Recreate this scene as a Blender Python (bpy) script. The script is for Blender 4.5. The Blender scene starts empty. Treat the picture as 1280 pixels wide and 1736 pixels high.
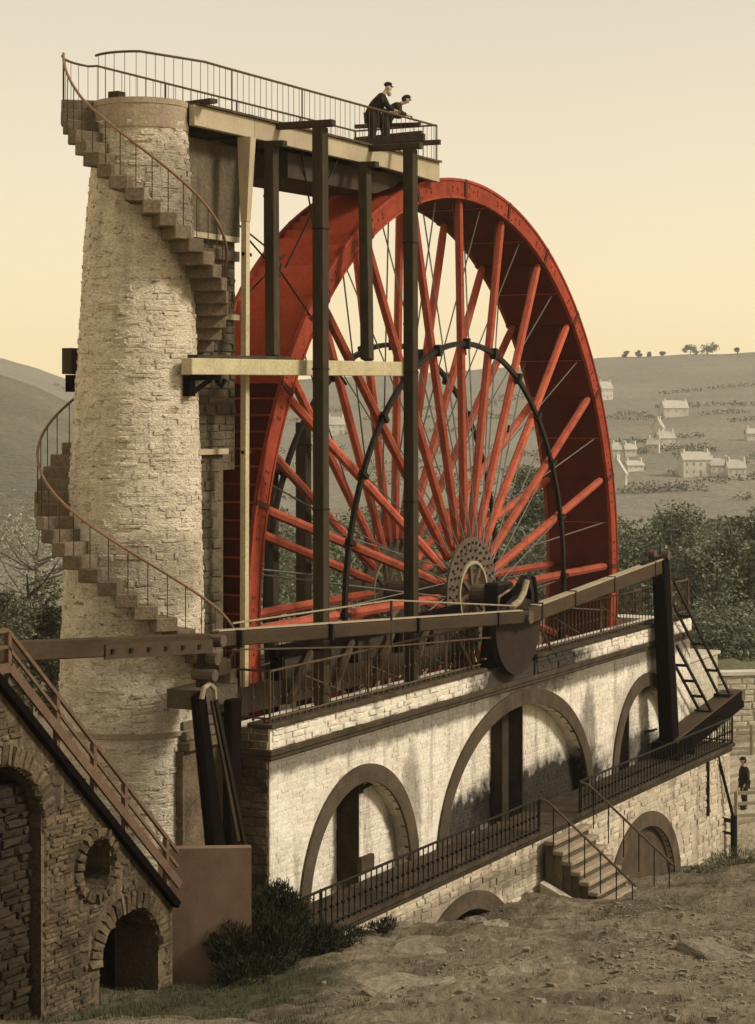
import bpy, bmesh, math, random
import numpy as np
from mathutils import Vector, Matrix, noise
random.seed(7); np.random.seed(7)
PI = math.pi
C = bpy.context.scene.collection
SC = bpy.context.scene

# ------------------------------------------------------------------ camera, sky, sun, exposure
CU, CV, CZ = -49.155, -23.697, 4.944
HD = math.radians(61.854); HC, HS = math.cos(HD), math.sin(HD)
cd = bpy.data.cameras.new('camera'); cam = bpy.data.objects.new('camera', cd); C.objects.link(cam)
cam.location = (CU, CV, CZ); cam.rotation_euler = (PI/2, 0, -HD)
cd.sensor_fit = 'HORIZONTAL'; cd.sensor_width = 36; cd.lens = 96.99
cd.shift_y = -0.1368; cd.clip_start = .5; cd.clip_end = 6000
SC.camera = cam
SUN = Vector((.24, -.84, .64)).normalized()
wd = bpy.data.worlds.new('World'); SC.world = wd; wd.use_nodes = True
nt = wd.node_tree; nt.nodes.clear()
N = nt.nodes.new; L = nt.links.new
wo = N('ShaderNodeOutputWorld'); bg = N('ShaderNodeBackground'); bg.inputs['Strength'].default_value = .1
sky = N('ShaderNodeTexSky'); sky.sky_type = 'NISHITA'; sky.sun_disc = False
sky.sun_elevation = math.asin(SUN.z); sky.sun_rotation = math.atan2(SUN.x, SUN.y)
sky.dust_density = 6; sky.ozone_density = .3
tc = N('ShaderNodeTexCoord'); sp = N('ShaderNodeSeparateXYZ'); L(tc.outputs['Generated'], sp.inputs[0])
cr = N('ShaderNodeValToRGB'); e = cr.color_ramp.elements
for _p, _c in ((0, (1.10, .86, .47)), (.045, (1.08, .88, .53)), (.11, (.95, .81, .59)), (.2, (.78, .69, .545)), (.45, (.66, .60, .49)), (1, (.62, .57, .48))):
    q = e[0] if _p == 0 else (e[-1] if _p == 1 else e.new(_p))
    q.position = _p; q.color = (*_c, 1)
L(sp.outputs['Z'], cr.inputs[0])
nz = N('ShaderNodeTexNoise'); nz.inputs['Scale'].default_value = 3; nz.inputs['Detail'].default_value = 4; L(tc.outputs['Generated'], nz.inputs['Vector'])
mr = N('ShaderNodeMapRange'); mr.inputs[3].default_value = 8.3; mr.inputs[4].default_value = 9.2; L(nz.outputs['Fac'], mr.inputs[0])
sc_ = N('ShaderNodeVectorMath'); sc_.operation = 'SCALE'; L(cr.outputs[0], sc_.inputs[0]); L(mr.outputs[0], sc_.inputs['Scale'])
mx = N('ShaderNodeMix'); mx.data_type = 'RGBA'; mx.inputs[0].default_value = .94
L(sky.outputs[0], mx.inputs[6]); L(sc_.outputs[0], mx.inputs[7]); L(mx.outputs[2], bg.inputs[0]); L(bg.outputs[0], wo.inputs[0])
ld = bpy.data.lights.new('sun', 'SUN'); ld.energy = 2.8; ld.angle = math.radians(12); ld.color = (1, .945, .85)
sun = bpy.data.objects.new('sun', ld); C.objects.link(sun); sun.rotation_euler = SUN.to_track_quat('Z', 'Y').to_euler()
vs = SC.view_settings; vs.view_transform = 'Standard'; vs.look = 'None'; vs.exposure = .25; vs.gamma = 1; vs.use_curve_mapping = False
SC.cycles.max_bounces = 5; SC.cycles.diffuse_bounces = 3; SC.cycles.transparent_max_bounces = 4

# ------------------------------------------------------------------ helpers
WO = {}      # world origin of every object
def wv(a, b, z): return Vector((CU + b*HS + a*HC, CV + b*HC - a*HS, z))     # from lateral / depth
def tag(o, label=None, cat=None, group=None, kind=None):
    if label: o['label'] = label
    if cat: o['category'] = cat
    if group: o['group'] = group
    if kind: o['kind'] = kind
    return o
def link(name, data, mat, parent, org):
    o = bpy.data.objects.new(name, data); C.objects.link(o)
    org = Vector(org)
    if parent is not None:
        o.parent = parent; o.location = org - WO[parent.name]
    else: o.location = org
    WO[o.name] = org
    if mat is not None and data is not None and not data.materials: data.materials.append(mat)
    return o
def thing(name, loc, label, cat, group=None): return tag(link(name, None, None, None, loc), label, cat, group)
def inst(name, me, parent, org, basis=None):
    o = link(name, me, None, parent, org)
    if basis is not None:
        m = basis.to_4x4(); m.translation = o.location; o.matrix_basis = m
    return o
def frame(d, up=(0, 0, 1)):
    d = Vector(d).normalized(); up = Vector(up)
    if abs(d.dot(up)) > .999: up = Vector((1, 0, 0))
    s = d.cross(up).normalized(); return d, s, s.cross(d).normalized()
class MB:
    def __init__(self): self.v = []; self.f = []
    def add(self, vs, fs):
        n = len(self.v); self.v += [Vector(p) for p in vs]; self.f += [tuple(i+n for i in f) for f in fs]; return self
    def hexa(self, p): return self.add(p, [(3, 2, 1, 0), (4, 5, 6, 7), (0, 1, 5, 4), (1, 2, 6, 5), (2, 3, 7, 6), (3, 0, 4, 7)])
    def box(self, x0, x1, y0, y1, z0, z1):
        return self.hexa([(x0, y0, z0), (x1, y0, z0), (x1, y1, z0), (x0, y1, z0), (x0, y0, z1), (x1, y0, z1), (x1, y1, z1), (x0, y1, z1)])
    def bar(self, a, b, w, h, up=(0, 0, 1), w1=None, h1=None):
        a = Vector(a); b = Vector(b); d, s, t = frame(b-a, up); w1 = w if w1 is None else w1; h1 = h if h1 is None else h1
        q = [a-s*w/2-t*h/2, a+s*w/2-t*h/2, a+s*w/2+t*h/2, a-s*w/2+t*h/2, b-s*w1/2-t*h1/2, b+s*w1/2-t*h1/2, b+s*w1/2+t*h1/2, b-s*w1/2+t*h1/2]
        return self.hexa(q)
    def tube(self, pts, r, n=6, cap=True):
        pts = [Vector(p) for p in pts]; k = len(pts); base = len(self.v)
        rs = r if isinstance(r, (list, tuple)) else [r]*k
        for i, p in enumerate(pts):
            d = pts[min(i+1, k-1)] - pts[max(i-1, 0)]
            _, s, t = frame(d)
            for j in range(n):
                a = 2*PI*j/n; self.v.append(p + (s*math.cos(a)+t*math.sin(a))*rs[i])
        for i in range(k-1):
            for j in range(n):
                self.f.append((base+i*n+j, base+i*n+(j+1) % n, base+(i+1)*n+(j+1) % n, base+(i+1)*n+j))
        if cap:
            self.f.append(tuple(base+j for j in reversed(range(n)))); self.f.append(tuple(base+(k-1)*n+j for j in range(n)))
        return self
    def prism(self, poly, y0, y1):      # polygon in x,z extruded along y
        n = len(poly)
        return self.add([(x, y0, z) for x, z in poly]+[(x, y1, z) for x, z in poly],
                 [tuple(range(n)), tuple(range(2*n-1, n-1, -1))]+[(i+n, (i+1) % n+n, (i+1) % n, i) for i in range(n)])
    def ring(self, r0, r1, y0, y1, a0, a1, n, cx=0, cz=0, closed=False, sx=1, sz=1, r0z=None, r1z=None):
        r0z = r0 if r0z is None else r0z; r1z = r1 if r1z is None else r1z
        m = n if closed else n+1; base = len(self.v)
        for i in range(m):
            a = a0+(a1-a0)*i/n; c, s = math.cos(a), math.sin(a)
            self.v += [Vector((cx+r0*c, y0, cz+r0z*s)), Vector((cx+r1*c, y0, cz+r1z*s)), Vector((cx+r1*c, y1, cz+r1z*s)), Vector((cx+r0*c, y1, cz+r0z*s))]
        for i in range(n):
            p = base+4*i; q = base+4*((i+1) % m)
            for k in range(4): self.f.append((p+k, p+(k+1) % 4, q+(k+1) % 4, q+k))
        if not closed: self.f += [(base+3, base+2, base+1, base), (base+4*n, base+4*n+1, base+4*n+2, base+4*n+3)]
        return self
    def sphere(self, c, r, n=8, m=6):
        c = Vector(c); r = Vector(r if hasattr(r, '__len__') else (r, r, r)); base = len(self.v)
        for i in range(1, m):
            ph = PI*i/m
            for j in range(n):
                a = 2*PI*j/n; self.v.append(c+Vector((r.x*math.sin(ph)*math.cos(a), r.y*math.sin(ph)*math.sin(a), r.z*math.cos(ph))))
        t = len(self.v); self.v += [c+Vector((0, 0, r.z)), c-Vector((0, 0, r.z))]
        for i in range(m-2):
            for j in range(n): self.f.append((base+i*n+j, base+(i+1)*n+j, base+(i+1)*n+(j+1) % n, base+i*n+(j+1) % n))
        for j in range(n):
            self.f.append((t, base+j, base+(j+1) % n)); self.f.append((t+1, base+(m-2)*n+(j+1) % n, base+(m-2)*n+j))
        return self
    def mesh(self, name, org, mat, smooth=False, fix=True):
        me = bpy.data.meshes.new(name); org = Vector(org)
        me.from_pydata([tuple(p-org) for p in self.v], [], self.f)
        if fix:
            bm = bmesh.new(); bm.from_mesh(me); bmesh.ops.recalc_face_normals(bm, faces=bm.faces); bm.to_mesh(me); bm.free()
        if smooth: me.polygons.foreach_set('use_smooth', [True]*len(me.polygons))
        me.materials.append(mat); return me
    def build(self, name, mat, parent=None, smooth=False, org=None, bevel=0, fix=True):
        if org is None:
            lo = [min(p[i] for p in self.v) for i in range(3)]; hi = [max(p[i] for p in self.v) for i in range(3)]
            org = ((lo[0]+hi[0])/2, (lo[1]+hi[1])/2, lo[2] if parent is None else (lo[2]+hi[2])/2)
        o = link(name, self.mesh(name, org, mat, smooth, fix), None, parent, org)
        if bevel:
            b = o.modifiers.new('bevel', 'BEVEL'); b.width = bevel; b.segments = 1; b.limit_method = 'ANGLE'
        return o

# ------------------------------------------------------------------ materials
MATS = {}
def M(name, c1, c2, scale=1.5, rough=.85, bump=.3, bscale=14, bdist=.03, vary=.15, streak=None, stains=(), fine=.25, metal=0, stretch=(1, 1, 1), pits=None, spec=.15):
    m = bpy.data.materials.new(name); m.use_nodes = True; t = m.node_tree; n = t.nodes; l = t.links.new
    b = n['Principled BSDF']; b.inputs['Roughness'].default_value = rough; b.inputs['Metallic'].default_value = metal
    b.inputs['Specular IOR Level'].default_value = spec
    g = n.new('ShaderNodeNewGeometry'); pos = g.outputs['Position']
    mp = n.new('ShaderNodeVectorMath'); mp.operation = 'MULTIPLY'; mp.inputs[1].default_value = stretch; l(pos, mp.inputs[0]); P = mp.outputs[0]
    def noi(sc, det=5, vec=P, ro=.6):
        q = n.new('ShaderNodeTexNoise'); q.inputs['Scale'].default_value = sc; q.inputs['Detail'].default_value = det; q.inputs['Roughness'].default_value = ro; l(vec, q.inputs['Vector']); return q.outputs['Fac']
    def rng(x, a, b_, c, d):
        q = n.new('ShaderNodeMapRange'); l(x, q.inputs[0])
        for i, z in enumerate((a, b_, c, d)): q.inputs[i+1].default_value = z
        return q.outputs[0]
    def mix(f, a, c):
        q = n.new('ShaderNodeMix'); q.data_type = 'RGBA'
        l(f, q.inputs[0]) if not isinstance(f, (int, float)) else setattr(q.inputs[0], 'default_value', f)
        for s, x in ((6, a), (7, c)):
            if isinstance(x, tuple): q.inputs[s].default_value = (*x, 1)
            else: l(x, q.inputs[s])
        return q.outputs[2]
    def mul(a, c, op='MULTIPLY'):
        q = n.new('ShaderNodeMath'); q.operation = op
        for s, x in ((0, a), (1, c)):
            if isinstance(x, (int, float)): q.inputs[s].default_value = x
            else: l(x, q.inputs[s])
        return q.outputs[0]
    col = mix(rng(noi(scale), .3, .7, 0, 1), c1, c2)
    if streak:
        sm = n.new('ShaderNodeVectorMath'); sm.operation = 'MULTIPLY'; sm.inputs[1].default_value = (1.6, 1.6, .16); l(pos, sm.inputs[0])
        col = mix(mul(rng(noi(1.4, 6, sm.outputs[0], .7), .52, .72, 0, 1), streak[1]), col, streak[0])
    if pits: col = mix(mul(rng(noi(pits[0], 5, P, .7), pits[1], pits[1]+.10, 0, 1), pits[3]), col, pits[2])
    for (c, r, cs, k) in stains:
        a = n.new('ShaderNodeVectorMath'); a.operation = 'SUBTRACT'; l(pos, a.inputs[0]); a.inputs[1].default_value = c
        d = n.new('ShaderNodeVectorMath'); d.operation = 'DIVIDE'; l(a.outputs[0], d.inputs[0]); d.inputs[1].default_value = r
        ln = n.new('ShaderNodeVectorMath'); ln.operation = 'LENGTH'; l(d.outputs[0], ln.inputs[0])
        w = mul(ln.outputs['Value'], mul(noi(3.0, 6), .9), 'ADD')
        col = mix(mul(rng(w, 1.1, 1.55, 1, 0), k), col, cs)
    if fine or vary:
        f = rng(noi(bscale*1.3, 4), .25, .75, 1-fine, 1+fine)
        if vary:
            oi = n.new('ShaderNodeObjectInfo'); rr = mul(mul(oi.outputs['Random'], g.outputs['Random Per Island'], 'ADD'), 1, 'MODULO')
            f = mul(f, rng(rr, 0, 1, 1-vary, 1+vary))
        hs = n.new('ShaderNodeVectorMath'); hs.operation = 'SCALE'; l(col, hs.inputs[0]); l(f, hs.inputs['Scale']); col = hs.outputs[0]
    l(col, b.inputs['Base Color'])
    if bump:
        bp = n.new('ShaderNodeBump'); bp.inputs['Strength'].default_value = bump; bp.inputs['Distance'].default_value = bdist
        l(noi(bscale, 7, ro=.65), bp.inputs['Height']); l(bp.outputs[0], b.inputs['Normal'])
    MATS[name] = m; return m
DK = (.012, .008, .0045)
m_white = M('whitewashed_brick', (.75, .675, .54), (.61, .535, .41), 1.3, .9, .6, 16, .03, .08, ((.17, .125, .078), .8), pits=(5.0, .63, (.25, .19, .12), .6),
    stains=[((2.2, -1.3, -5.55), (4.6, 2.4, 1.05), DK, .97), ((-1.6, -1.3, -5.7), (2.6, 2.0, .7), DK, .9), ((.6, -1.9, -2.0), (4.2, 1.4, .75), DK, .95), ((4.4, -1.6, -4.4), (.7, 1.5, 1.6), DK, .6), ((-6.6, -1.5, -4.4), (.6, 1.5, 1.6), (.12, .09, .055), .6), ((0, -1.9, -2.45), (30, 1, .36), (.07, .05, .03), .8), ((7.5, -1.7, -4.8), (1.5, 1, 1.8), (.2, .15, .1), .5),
            ((-9.5, -1.4, -3.4), (.8, .6, .35), DK, .8), ((9.2, -1.4, -5.4), (2.2, 1.0, .6), DK, .8), ((9.4, -1.4, -3.4), (1.2, .6, .5), DK, .7), ((-13.2, -1.2, -4.2), (.25, 1.5, 2.6), (.055, .04, .025), .8)])  # last spot darkens the wall's end face: stain plus its shade
m_lower = M('weathered_whitewash', (.58, .49, .355), (.42, .345, .23), 1.0, .9, .8, 14, .04, .16, ((.09, .065, .04), .8), pits=(4.0, .62, (.16, .12, .075), .7), stains=[((-6, -3, -6.5), (8, .6, .35), (.12, .09, .055), .6)])
m_tower = M('tower_rubble', (.76, .65, .48), (.56, .47, .33), 1.6, .95, 1.0, 15, .07, .07, ((.20, .15, .095), .45),
    stains=[((-14.7, -.5, 1.6), (1.4, 1.5, .9), (.17, .125, .08), .55), ((-14, -.6, 9.6), (1.6, 1.2, 1.2), (.22, .18, .125), .6), ((-13.6, -.6, 8.6), (1.0, .8, 1.6), (.12, .09, .06), .6)], fine=.4, stretch=(1, 1, 2.3), pits=(4.2, .565, (.17, .12, .072), .85))
m_step = M('stair_stone', (.185, .135, .085), (.105, .076, .046), 2, .95, .8, 12, .04, .2, fine=.35)
m_cap = M('cap_stone', (.36, .28, .185), (.26, .20, .13), 1.5, .95, .7, 12, .04, .1)
m_pier = M('dark_rubble', (.135, .105, .065), (.075, .056, .034), 1.2, .95, 1, 9, .06, .25, ((.03, .022, .014), .6))
m_dark = M('brown_rubble', (.165, .118, .068), (.058, .040, .023), 1.0, .95, 1, 11, .06, .32, ((.045, .033, .02), .6), fine=.4)
m_void = M('shade_black_rubble', (.016, .011, .007), (.008, .006, .004), 1.2, .95, 1, 9, .06, .3)  # near-black: the shade inside the arch openings put into the colour
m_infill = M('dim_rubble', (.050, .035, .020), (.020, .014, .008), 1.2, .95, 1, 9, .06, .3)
m_arch = M('arch_band', (.100, .071, .043), (.052, .036, .021), 1.4, .9, .5, 14, .03, .12, ((.035, .026, .017), .5))
m_pil = M('dark_stone', (.060, .043, .026), (.025, .018, .011), 2, .95, .7, 12, .04, .2, ((.02, .015, .01), .7))
m_mould = M('moulding_stone', (.080, .056, .032), (.030, .021, .012), 2.2, .9, .6, 14, .03, .2)
m_red = M('red_paint', (.40, .095, .050), (.31, .066, .034), 1.5, .8, .4, 10, .02, .26, ((.14, .026, .013), .7), fine=.25, pits=(2.2, .56, (.15, .035, .018), .6), spec=.1)
m_shroud = M('rim_paint', (.31, .056, .026), (.20, .033, .015), 1.2, .8, .4, 10, .02, .12, ((.12, .02, .01), .6), pits=(2.5, .56, (.11, .025, .014), .7), spec=.1)
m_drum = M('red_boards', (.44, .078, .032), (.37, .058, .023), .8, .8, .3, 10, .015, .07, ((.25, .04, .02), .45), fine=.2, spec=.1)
m_inner = M('shaded_red_lining', (.090, .016, .008), (.060, .010, .005), 1.2, .7, .3, 10, .02, .12, fine=.2)  # red darkened: the shade inside the wheel is put into the colour
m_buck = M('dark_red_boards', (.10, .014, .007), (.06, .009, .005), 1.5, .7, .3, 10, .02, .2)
m_orange = M('orange_edge', (.36, .085, .02), (.28, .06, .015), 3, .6, .1, 10, .01, .1)
m_iron = M('black_iron', (.018, .012, .007), (.010, .007, .004), 3, .6, .3, 20, .01, .15, metal=.2)
m_irong = M('brown_iron', (.060, .040, .023), (.034, .022, .012), 3, .6, .3, 20, .01, .15)
m_crank = M('crank_iron', (.030, .017, .010), (.016, .009, .006), 2, .7, .4, 12, .02, .1)
m_rivet = M('hub_iron', (.125, .09, .058), (.07, .05, .032), 3, .7, .4, 25, .02, .1)
m_wire = M('wire', (.16, .14, .11), (.10, .085, .065), 3, .6, 0, 20, .01, 0, fine=0)
m_rail = M('brown_rail', (.105, .068, .036), (.06, .038, .02), 3, .6, .2, 20, .01, .1)
m_copper = M('rust_rail', (.150, .088, .054), (.095, .056, .034), 3, .6, .3, 16, .01, .1)
m_worn = M('worn_handrail', (.25, .135, .075), (.17, .10, .058), 1.2, .6, .3, 16, .01, .1)
m_mast = M('mast_timber', (.058, .042, .022), (.027, .019, .010), 2, .85, .5, 14, .02, .15, stretch=(1, 1, .12), fine=.35)
m_beam = M('pale_timber', (.42, .34, .22), (.33, .26, .165), 1.2, .8, .3, 16, .012, .08, ((.2, .15, .09), .4), fine=.12)
m_yellow = M('yellow_timber', (.45, .385, .225), (.36, .30, .17), 1.5, .8, .3, 14, .012, .1, ((.2, .16, .09), .4))
m_plank = M('plank', (.10, .072, .042), (.052, .037, .021), 2, .9, .4, 14, .02, .25)
m_soff = M('soffit_boards', (.055, .038, .023), (.034, .024, .015), 2, .9, .4, 14, .02, .25)
m_rod = M('rod_timber', (.062, .038, .018), (.035, .021, .010), 1.5, .75, .4, 12, .02, .12, stretch=(.3, 1, 1))
m_panel = M('brown_sheet', (.200, .128, .076), (.140, .088, .052), 1.6, .9, .3, 30, .01, .06, ((.12, .075, .05), .5), fine=.15)
m_black = M('black_timber', (.006, .003, .002), (.003, .0015, .001), 2, .9, .4, 12, .02, .15, spec=.05)
m_brass = M('pale_strap', (.36, .29, .17), (.26, .2, .12), 3, .6, .2, 14, .01, .1)
m_cloth = M('dark_suit', (.030, .022, .016), (.018, .013, .010), 6, .95, .4, 40, .01, .1)
m_cloth2 = M('brown_suit', (.042, .030, .020), (.026, .019, .013), 6, .95, .4, 40, .01, .1)
m_skin = M('skin', (.46, .32, .21), (.40, .27, .17), 6, .7, 0, 40, .01, 0, fine=.05)
m_hair = M('grey_beard', (.5, .43, .33), (.38, .32, .25), 8, .95, .4, 60, .01, 0)
m_shirt = M('pale_cloth', (.6, .53, .4), (.5, .44, .33), 6, .9, .2, 40, .01, 0)
m_leaf = M('gorse_leaf', (.030, .031, .011), (.010, .010, .004), 3, .8, 0, 4, .01, .45, fine=.2)
m_leaf2 = M('tree_leaf', (.175, .18, .105), (.105, .112, .066), .25, .85, 0, 4, .01, .4, fine=.2)
m_leaf3 = M('pale_leaf', (.36, .34, .24), (.24, .235, .16), .4, .85, 0, 4, .01, .35, fine=.2)
m_leaf4 = M('olive_leaf', (.125, .118, .062), (.075, .074, .038), .3, .85, 0, 4, .01, .4, fine=.2)
m_bark = M('bark', (.06, .047, .032), (.035, .027, .018), 3, .95, .5, 12, .02, .1)
m_palebark = M('pale_bark', (.17, .15, .11), (.11, .095, .07), 3, .95, .5, 12, .02, .1)
m_rock = M('rock', (.30, .255, .175), (.17, .14, .092), 1.6, .95, 1, 6, .08, .15, fine=.3)
m_grass = M('grass_blade', (.085, .080, .032), (.05, .05, .022), 2, .9, 0, 4, .01, .4, fine=.2)
m_dry = M('dry_grass_blade', (.085, .066, .034), (.045, .036, .018), 2, .9, 0, 4, .01, .4, fine=.2)
m_house = M('house_wall', (.62, .57, .46), (.46, .42, .34), .3, .9, .2, 2, .05, .06, fine=.08)  # wall, roof and window tones paled, distance haze put into the colour
m_roof = M('house_roof', (.50, .46, .37), (.40, .365, .29), .3, .9, .3, 3, .05, .1, fine=.1)
m_glass = M('house_window', (.33, .30, .24), (.26, .235, .19), .5, .3, 0, 3, .05, .1, fine=0)
m_fence = M('fence_wood', (.34, .28, .19), (.24, .195, .13), 2, .9, .4, 14, .02, .15)
m_block = M('grey_render', (.50, .44, .33), (.40, .35, .25), .8, .9, .5, 8, .03, .1)
def ground_mat(name, base, spots, bs, bd, sc1):
    m = M(name, *base, scale=sc1, rough=.98, bump=1, bscale=bs, bdist=bd, vary=0, fine=.4, stains=spots, pits=(1.5, .57, (.30, .245, .16), .55)); return m
m_ground = ground_mat('bare_earth', ((.235, .188, .122), (.105, .080, .049)), [((-21.5, -5.5, -4.6), (4.2, 2.4, 2.5), (.050, .052, .022), .9), ((-17.5, -3.8, -5.2), (3.2, 1.3, 2), (.045, .042, .02), .85),
    ((13, -4.5, -9), (3.5, 1.0, 2), (.075, .062, .033), .8), ((-11, -5.2, -6.3), (2.5, .7, 2), (.085, .068, .038), .6), ((-3, -6.5, -7), (3.5, .9, 2), (.09, .072, .04), .6), ((3, -5.5, -8), (3, .6, 2), (.085, .07, .04), .6),
    ((-20, -9.5, -4), (2, 1.6, 2), (.30, .25, .165), .5), ((21, -1.5, -8), (9, 6, 5), (.50, .42, .29), .8), ((52, 14, -7), (30, 20, 6), (.115, .115, .05), .75)], 5, .12, .9)
m_field = ground_mat('meadow', ((.115, .11, .05), (.07, .072, .032)), (), .8, .3, .12)
m_hill = M('hill_heath', (.245, .215, .155), (.180, .160, .115), .012, .98, .8, .35, 1.2, 0, fine=.35)  # heath kept pale, some of the distance haze is in its colour
m_hill2 = M('hill_pasture', (.165, .145, .095), (.105, .097, .065), .02, .98, .9, .5, 1.0, 0, fine=.4)

# ------------------------------------------------------------------ stones: shared unit pieces laid in courses
STONES = {}
def stone_meshes(mat, rough=.16):
    key = (mat.name, rough)
    if key not in STONES:
        out = []
        for k in range(8):
            r = random.Random(k*13+5); j = lambda a: r.uniform(-a, a)
            b = MB(); ins = .06+.5*rough
            bk = [(-.5, -.5, 0), (.5, -.5, 0), (.5, .5, 0), (-.5, .5, 0)]
            fr = [(x*(1-ins)+j(rough*.5), z*(1-ins)+j(rough*.5), 1+j(.28)) for x, z, _ in bk]
            b.add(bk+fr+[(j(.2), j(.2), 1.12+j(.25))], [(0, 1, 5, 4), (1, 2, 6, 5), (2, 3, 7, 6), (3, 0, 4, 7), (4, 5, 8), (5, 6, 8), (6, 7, 8), (7, 4, 8)])
            out.append(b.mesh('stone', (0, 0, 0), mat, fix=False))
        STONES[key] = out
    return STONES[key]
def lay(parent, mat, stones, name='stone', keep=300, rough=.16):
    """stones: (centre, tangent, normal, w, h, d); the biggest in view become single parts, the rest one part of kind stuff"""
    ms = stone_meshes(mat, rough); sc = []
    for i, (c, t, nrm, w, h, d) in enumerate(stones):
        vc = Vector((CU, CV, CZ))-c; dist = vc.length; f = nrm.dot(vc)/dist
        inview = abs((vc.x*-HC+vc.y*HS)/max(.1, -(vc.x*HS+vc.y*HC))) < .2
        sc.append((-(w*h*max(f, 0)/dist**2 if inview else 0)*random.uniform(.8, 1.2), i))
    sc.sort(); rest = MB()
    for rank, (s, i) in enumerate(sc):
        c, t, nrm, w, h, d = stones[i]; up = nrm.cross(t)
        B = Matrix((t*w, up*h, nrm*d)).transposed(); me = ms[i % 8]
        if rank < keep and s < 0: inst(name, me, parent, c, B)
        else: rest.add([c+B @ v.co for v in me.vertices], [tuple(p.vertices) for p in me.polygons])
    if rest.v: tag(rest.build('rubble', mat, parent, fix=False), kind='stuff')
def courses(x0, x1, z0, z1, h, w, keepfn, place, jit=.35, dep=(.015, .045)):
    out = []; z = z0
    while z < z1-.02:
        hh = min(h*random.uniform(.75, 1.25), z1-z); x = x0-random.uniform(0, w)
        while x < x1:
            ww = w*random.uniform(1-jit, 1+jit*1.4); xa, xb = max(x, x0), min(x+ww, x1)
            if xb-xa > .05 and keepfn((xa+xb)/2, z+hh/2, (xb-xa)/2, hh/2): out.append(place((xa+xb)/2, z+hh/2, (xb-xa)*.97, hh*.94, random.uniform(*dep)))
            x += ww
        z += hh
    return out
TX, NY = Vector((1, 0, 0)), Vector((0, -1, 0))
def face_front(v): return lambda x, z, w, h, d: (Vector((x, v, z)), TX, NY, w, h, d)
def outside(arches):
    def f(x, z, hw, hh):
        for uc, a, b, zb in arches:
            for dx in (-hw, 0, hw):
                for dz in (-hh, hh):
                    if z+dz < zb: 
                        if abs(x+dx-uc) < a: return False
                    elif ((x+dx-uc)/a)**2+((z+dz-zb)/b)**2 < 1: return False
        return True
    return f
def pierced(mb, u0, u1, z0, z1, v, arches, depth, n=28):
    """front sheet with arched openings, their reveals and back panel"""
    x = u0
    for uc, a, b, zb in sorted(arches):
        mb.add([(x, v, z0), (uc-a, v, z0), (uc-a, v, z1), (x, v, z1)], [(0, 1, 2, 3)])
        P = [(uc-a*math.cos(PI*i/n), zb+b*math.sin(PI*i/n)) for i in range(n+1)]
        for (xa, za), (xb, zb_) in zip(P, P[1:]):
            mb.add([(xa, v, za), (xb, v, zb_), (xb, v, z1), (xa, v, z1)], [(0, 1, 2, 3)])
            mb.add([(xa, v, za), (xb, v, zb_), (xb, v+depth, zb_), (xa, v+depth, za)], [(0, 1, 2, 3)])
        if zb > z0:
            for s in (-1, 1): mb.add([(uc+s*a, v, z0), (uc+s*a, v, zb), (uc+s*a, v+depth, zb), (uc+s*a, v+depth, z0)], [(0, 1, 2, 3)])
        x = uc+a
    mb.add([(x, v, z0), (u1, v, z0), (u1, v, z1), (x, v, z1)], [(0, 1, 2, 3)])
    return mb

# ------------------------------------------------------------------ ground and hills
CP = np.array([(-23.95,-15.69,-2.92),(-25.3,-13.16,-2.92),(-25.35,-10.96,-3.22),(-23.89,-7.32,-4.13),(-23.36,-5.13,-4.58),(-24.53,-4.0,-4.43),(-14.26,-12.61,-4.53),(-17.97,-9.92,-4.2),(-19.18,-7.66,-4.59),
 (-13.34,-3.73,-5.95),(-9.55,-3.39,-6.35),(-7.6,-3.19,-6.85),(-5.0,-3.42,-7.05),(-3.08,-3.82,-7.12),(-.74,-3.95,-7.45),(2.65,-3.94,-7.9),(6.03,-3.9,-8.4),(11.57,-3.64,-9.05),(10.94,-4.6,-9.0),(13.93,-5.94,-8.95),(18.61,-10.45,-8.7),
 (-19.36,-4.14,-5.3),(-18.2,-5.24,-5.1),(-.8,-6.0,-7.45),(-49,-24,3.3),(-58,-28,4.6),(-36,-26,-.2),(-36,-8,-1.2),(-30,-4,-3.4),(-30,4,-5.5),(-20,3,-6),(-14,8,-8),(0,9,-9),(14,9,-8.6),(-13,-3,-6),(-6.3,-3.1,-7.3),(0,-3,-7.75),(6,-3,-8.7),(13,-3,-9.3),
 (-5,-15,-6),(6,-10,-7.4),(20,-1.5,-8.3),(27,1,-8.0),(33,3,-8.0),(22,-6,-8.8),(30,-14,-8.4),(-20,-20,-3),(-17,-2.6,-5.8),(-40,-16,.6)])
_d = np.linalg.norm(CP[:, None, :2]-CP[None, :, :2], axis=2); _n = len(CP)
_A = np.zeros((_n+3, _n+3)); _A[:_n, :_n] = _d; _A[:_n, _n] = 1; _A[:_n, _n+1:] = CP[:, :2]; _A[_n:, :_n] = _A[:_n, _n:].T
_w = np.linalg.solve(_A, np.concatenate([CP[:, 2], [0, 0, 0]]))
def prof(b): return np.interp(b, [60, 75, 90, 115, 150, 200, 300, 420, 520], [-8.4, -8, -7.2, -7.3, -10, -13, -18, -21, -21])
def ground_z(u, v):
    r = math.hypot(u-CU, v-CV); b = (u-CU)*HS+(v-CV)*HC
    d = np.hypot(CP[:, 0]-u, CP[:, 1]-v); z = float(d @ _w[:_n]+_w[_n]+_w[_n+1]*u+_w[_n+2]*v)
    k = min(1, max(0, (b-78)/17)); z = z*(1-k)+float(prof(b))*k
    if b < 0: z = max(min(z, 6), 2.5)
    if -13.4 < u < 13 and -.9 < v < 3.6: z = min(z, -12.6)
    return z
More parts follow.
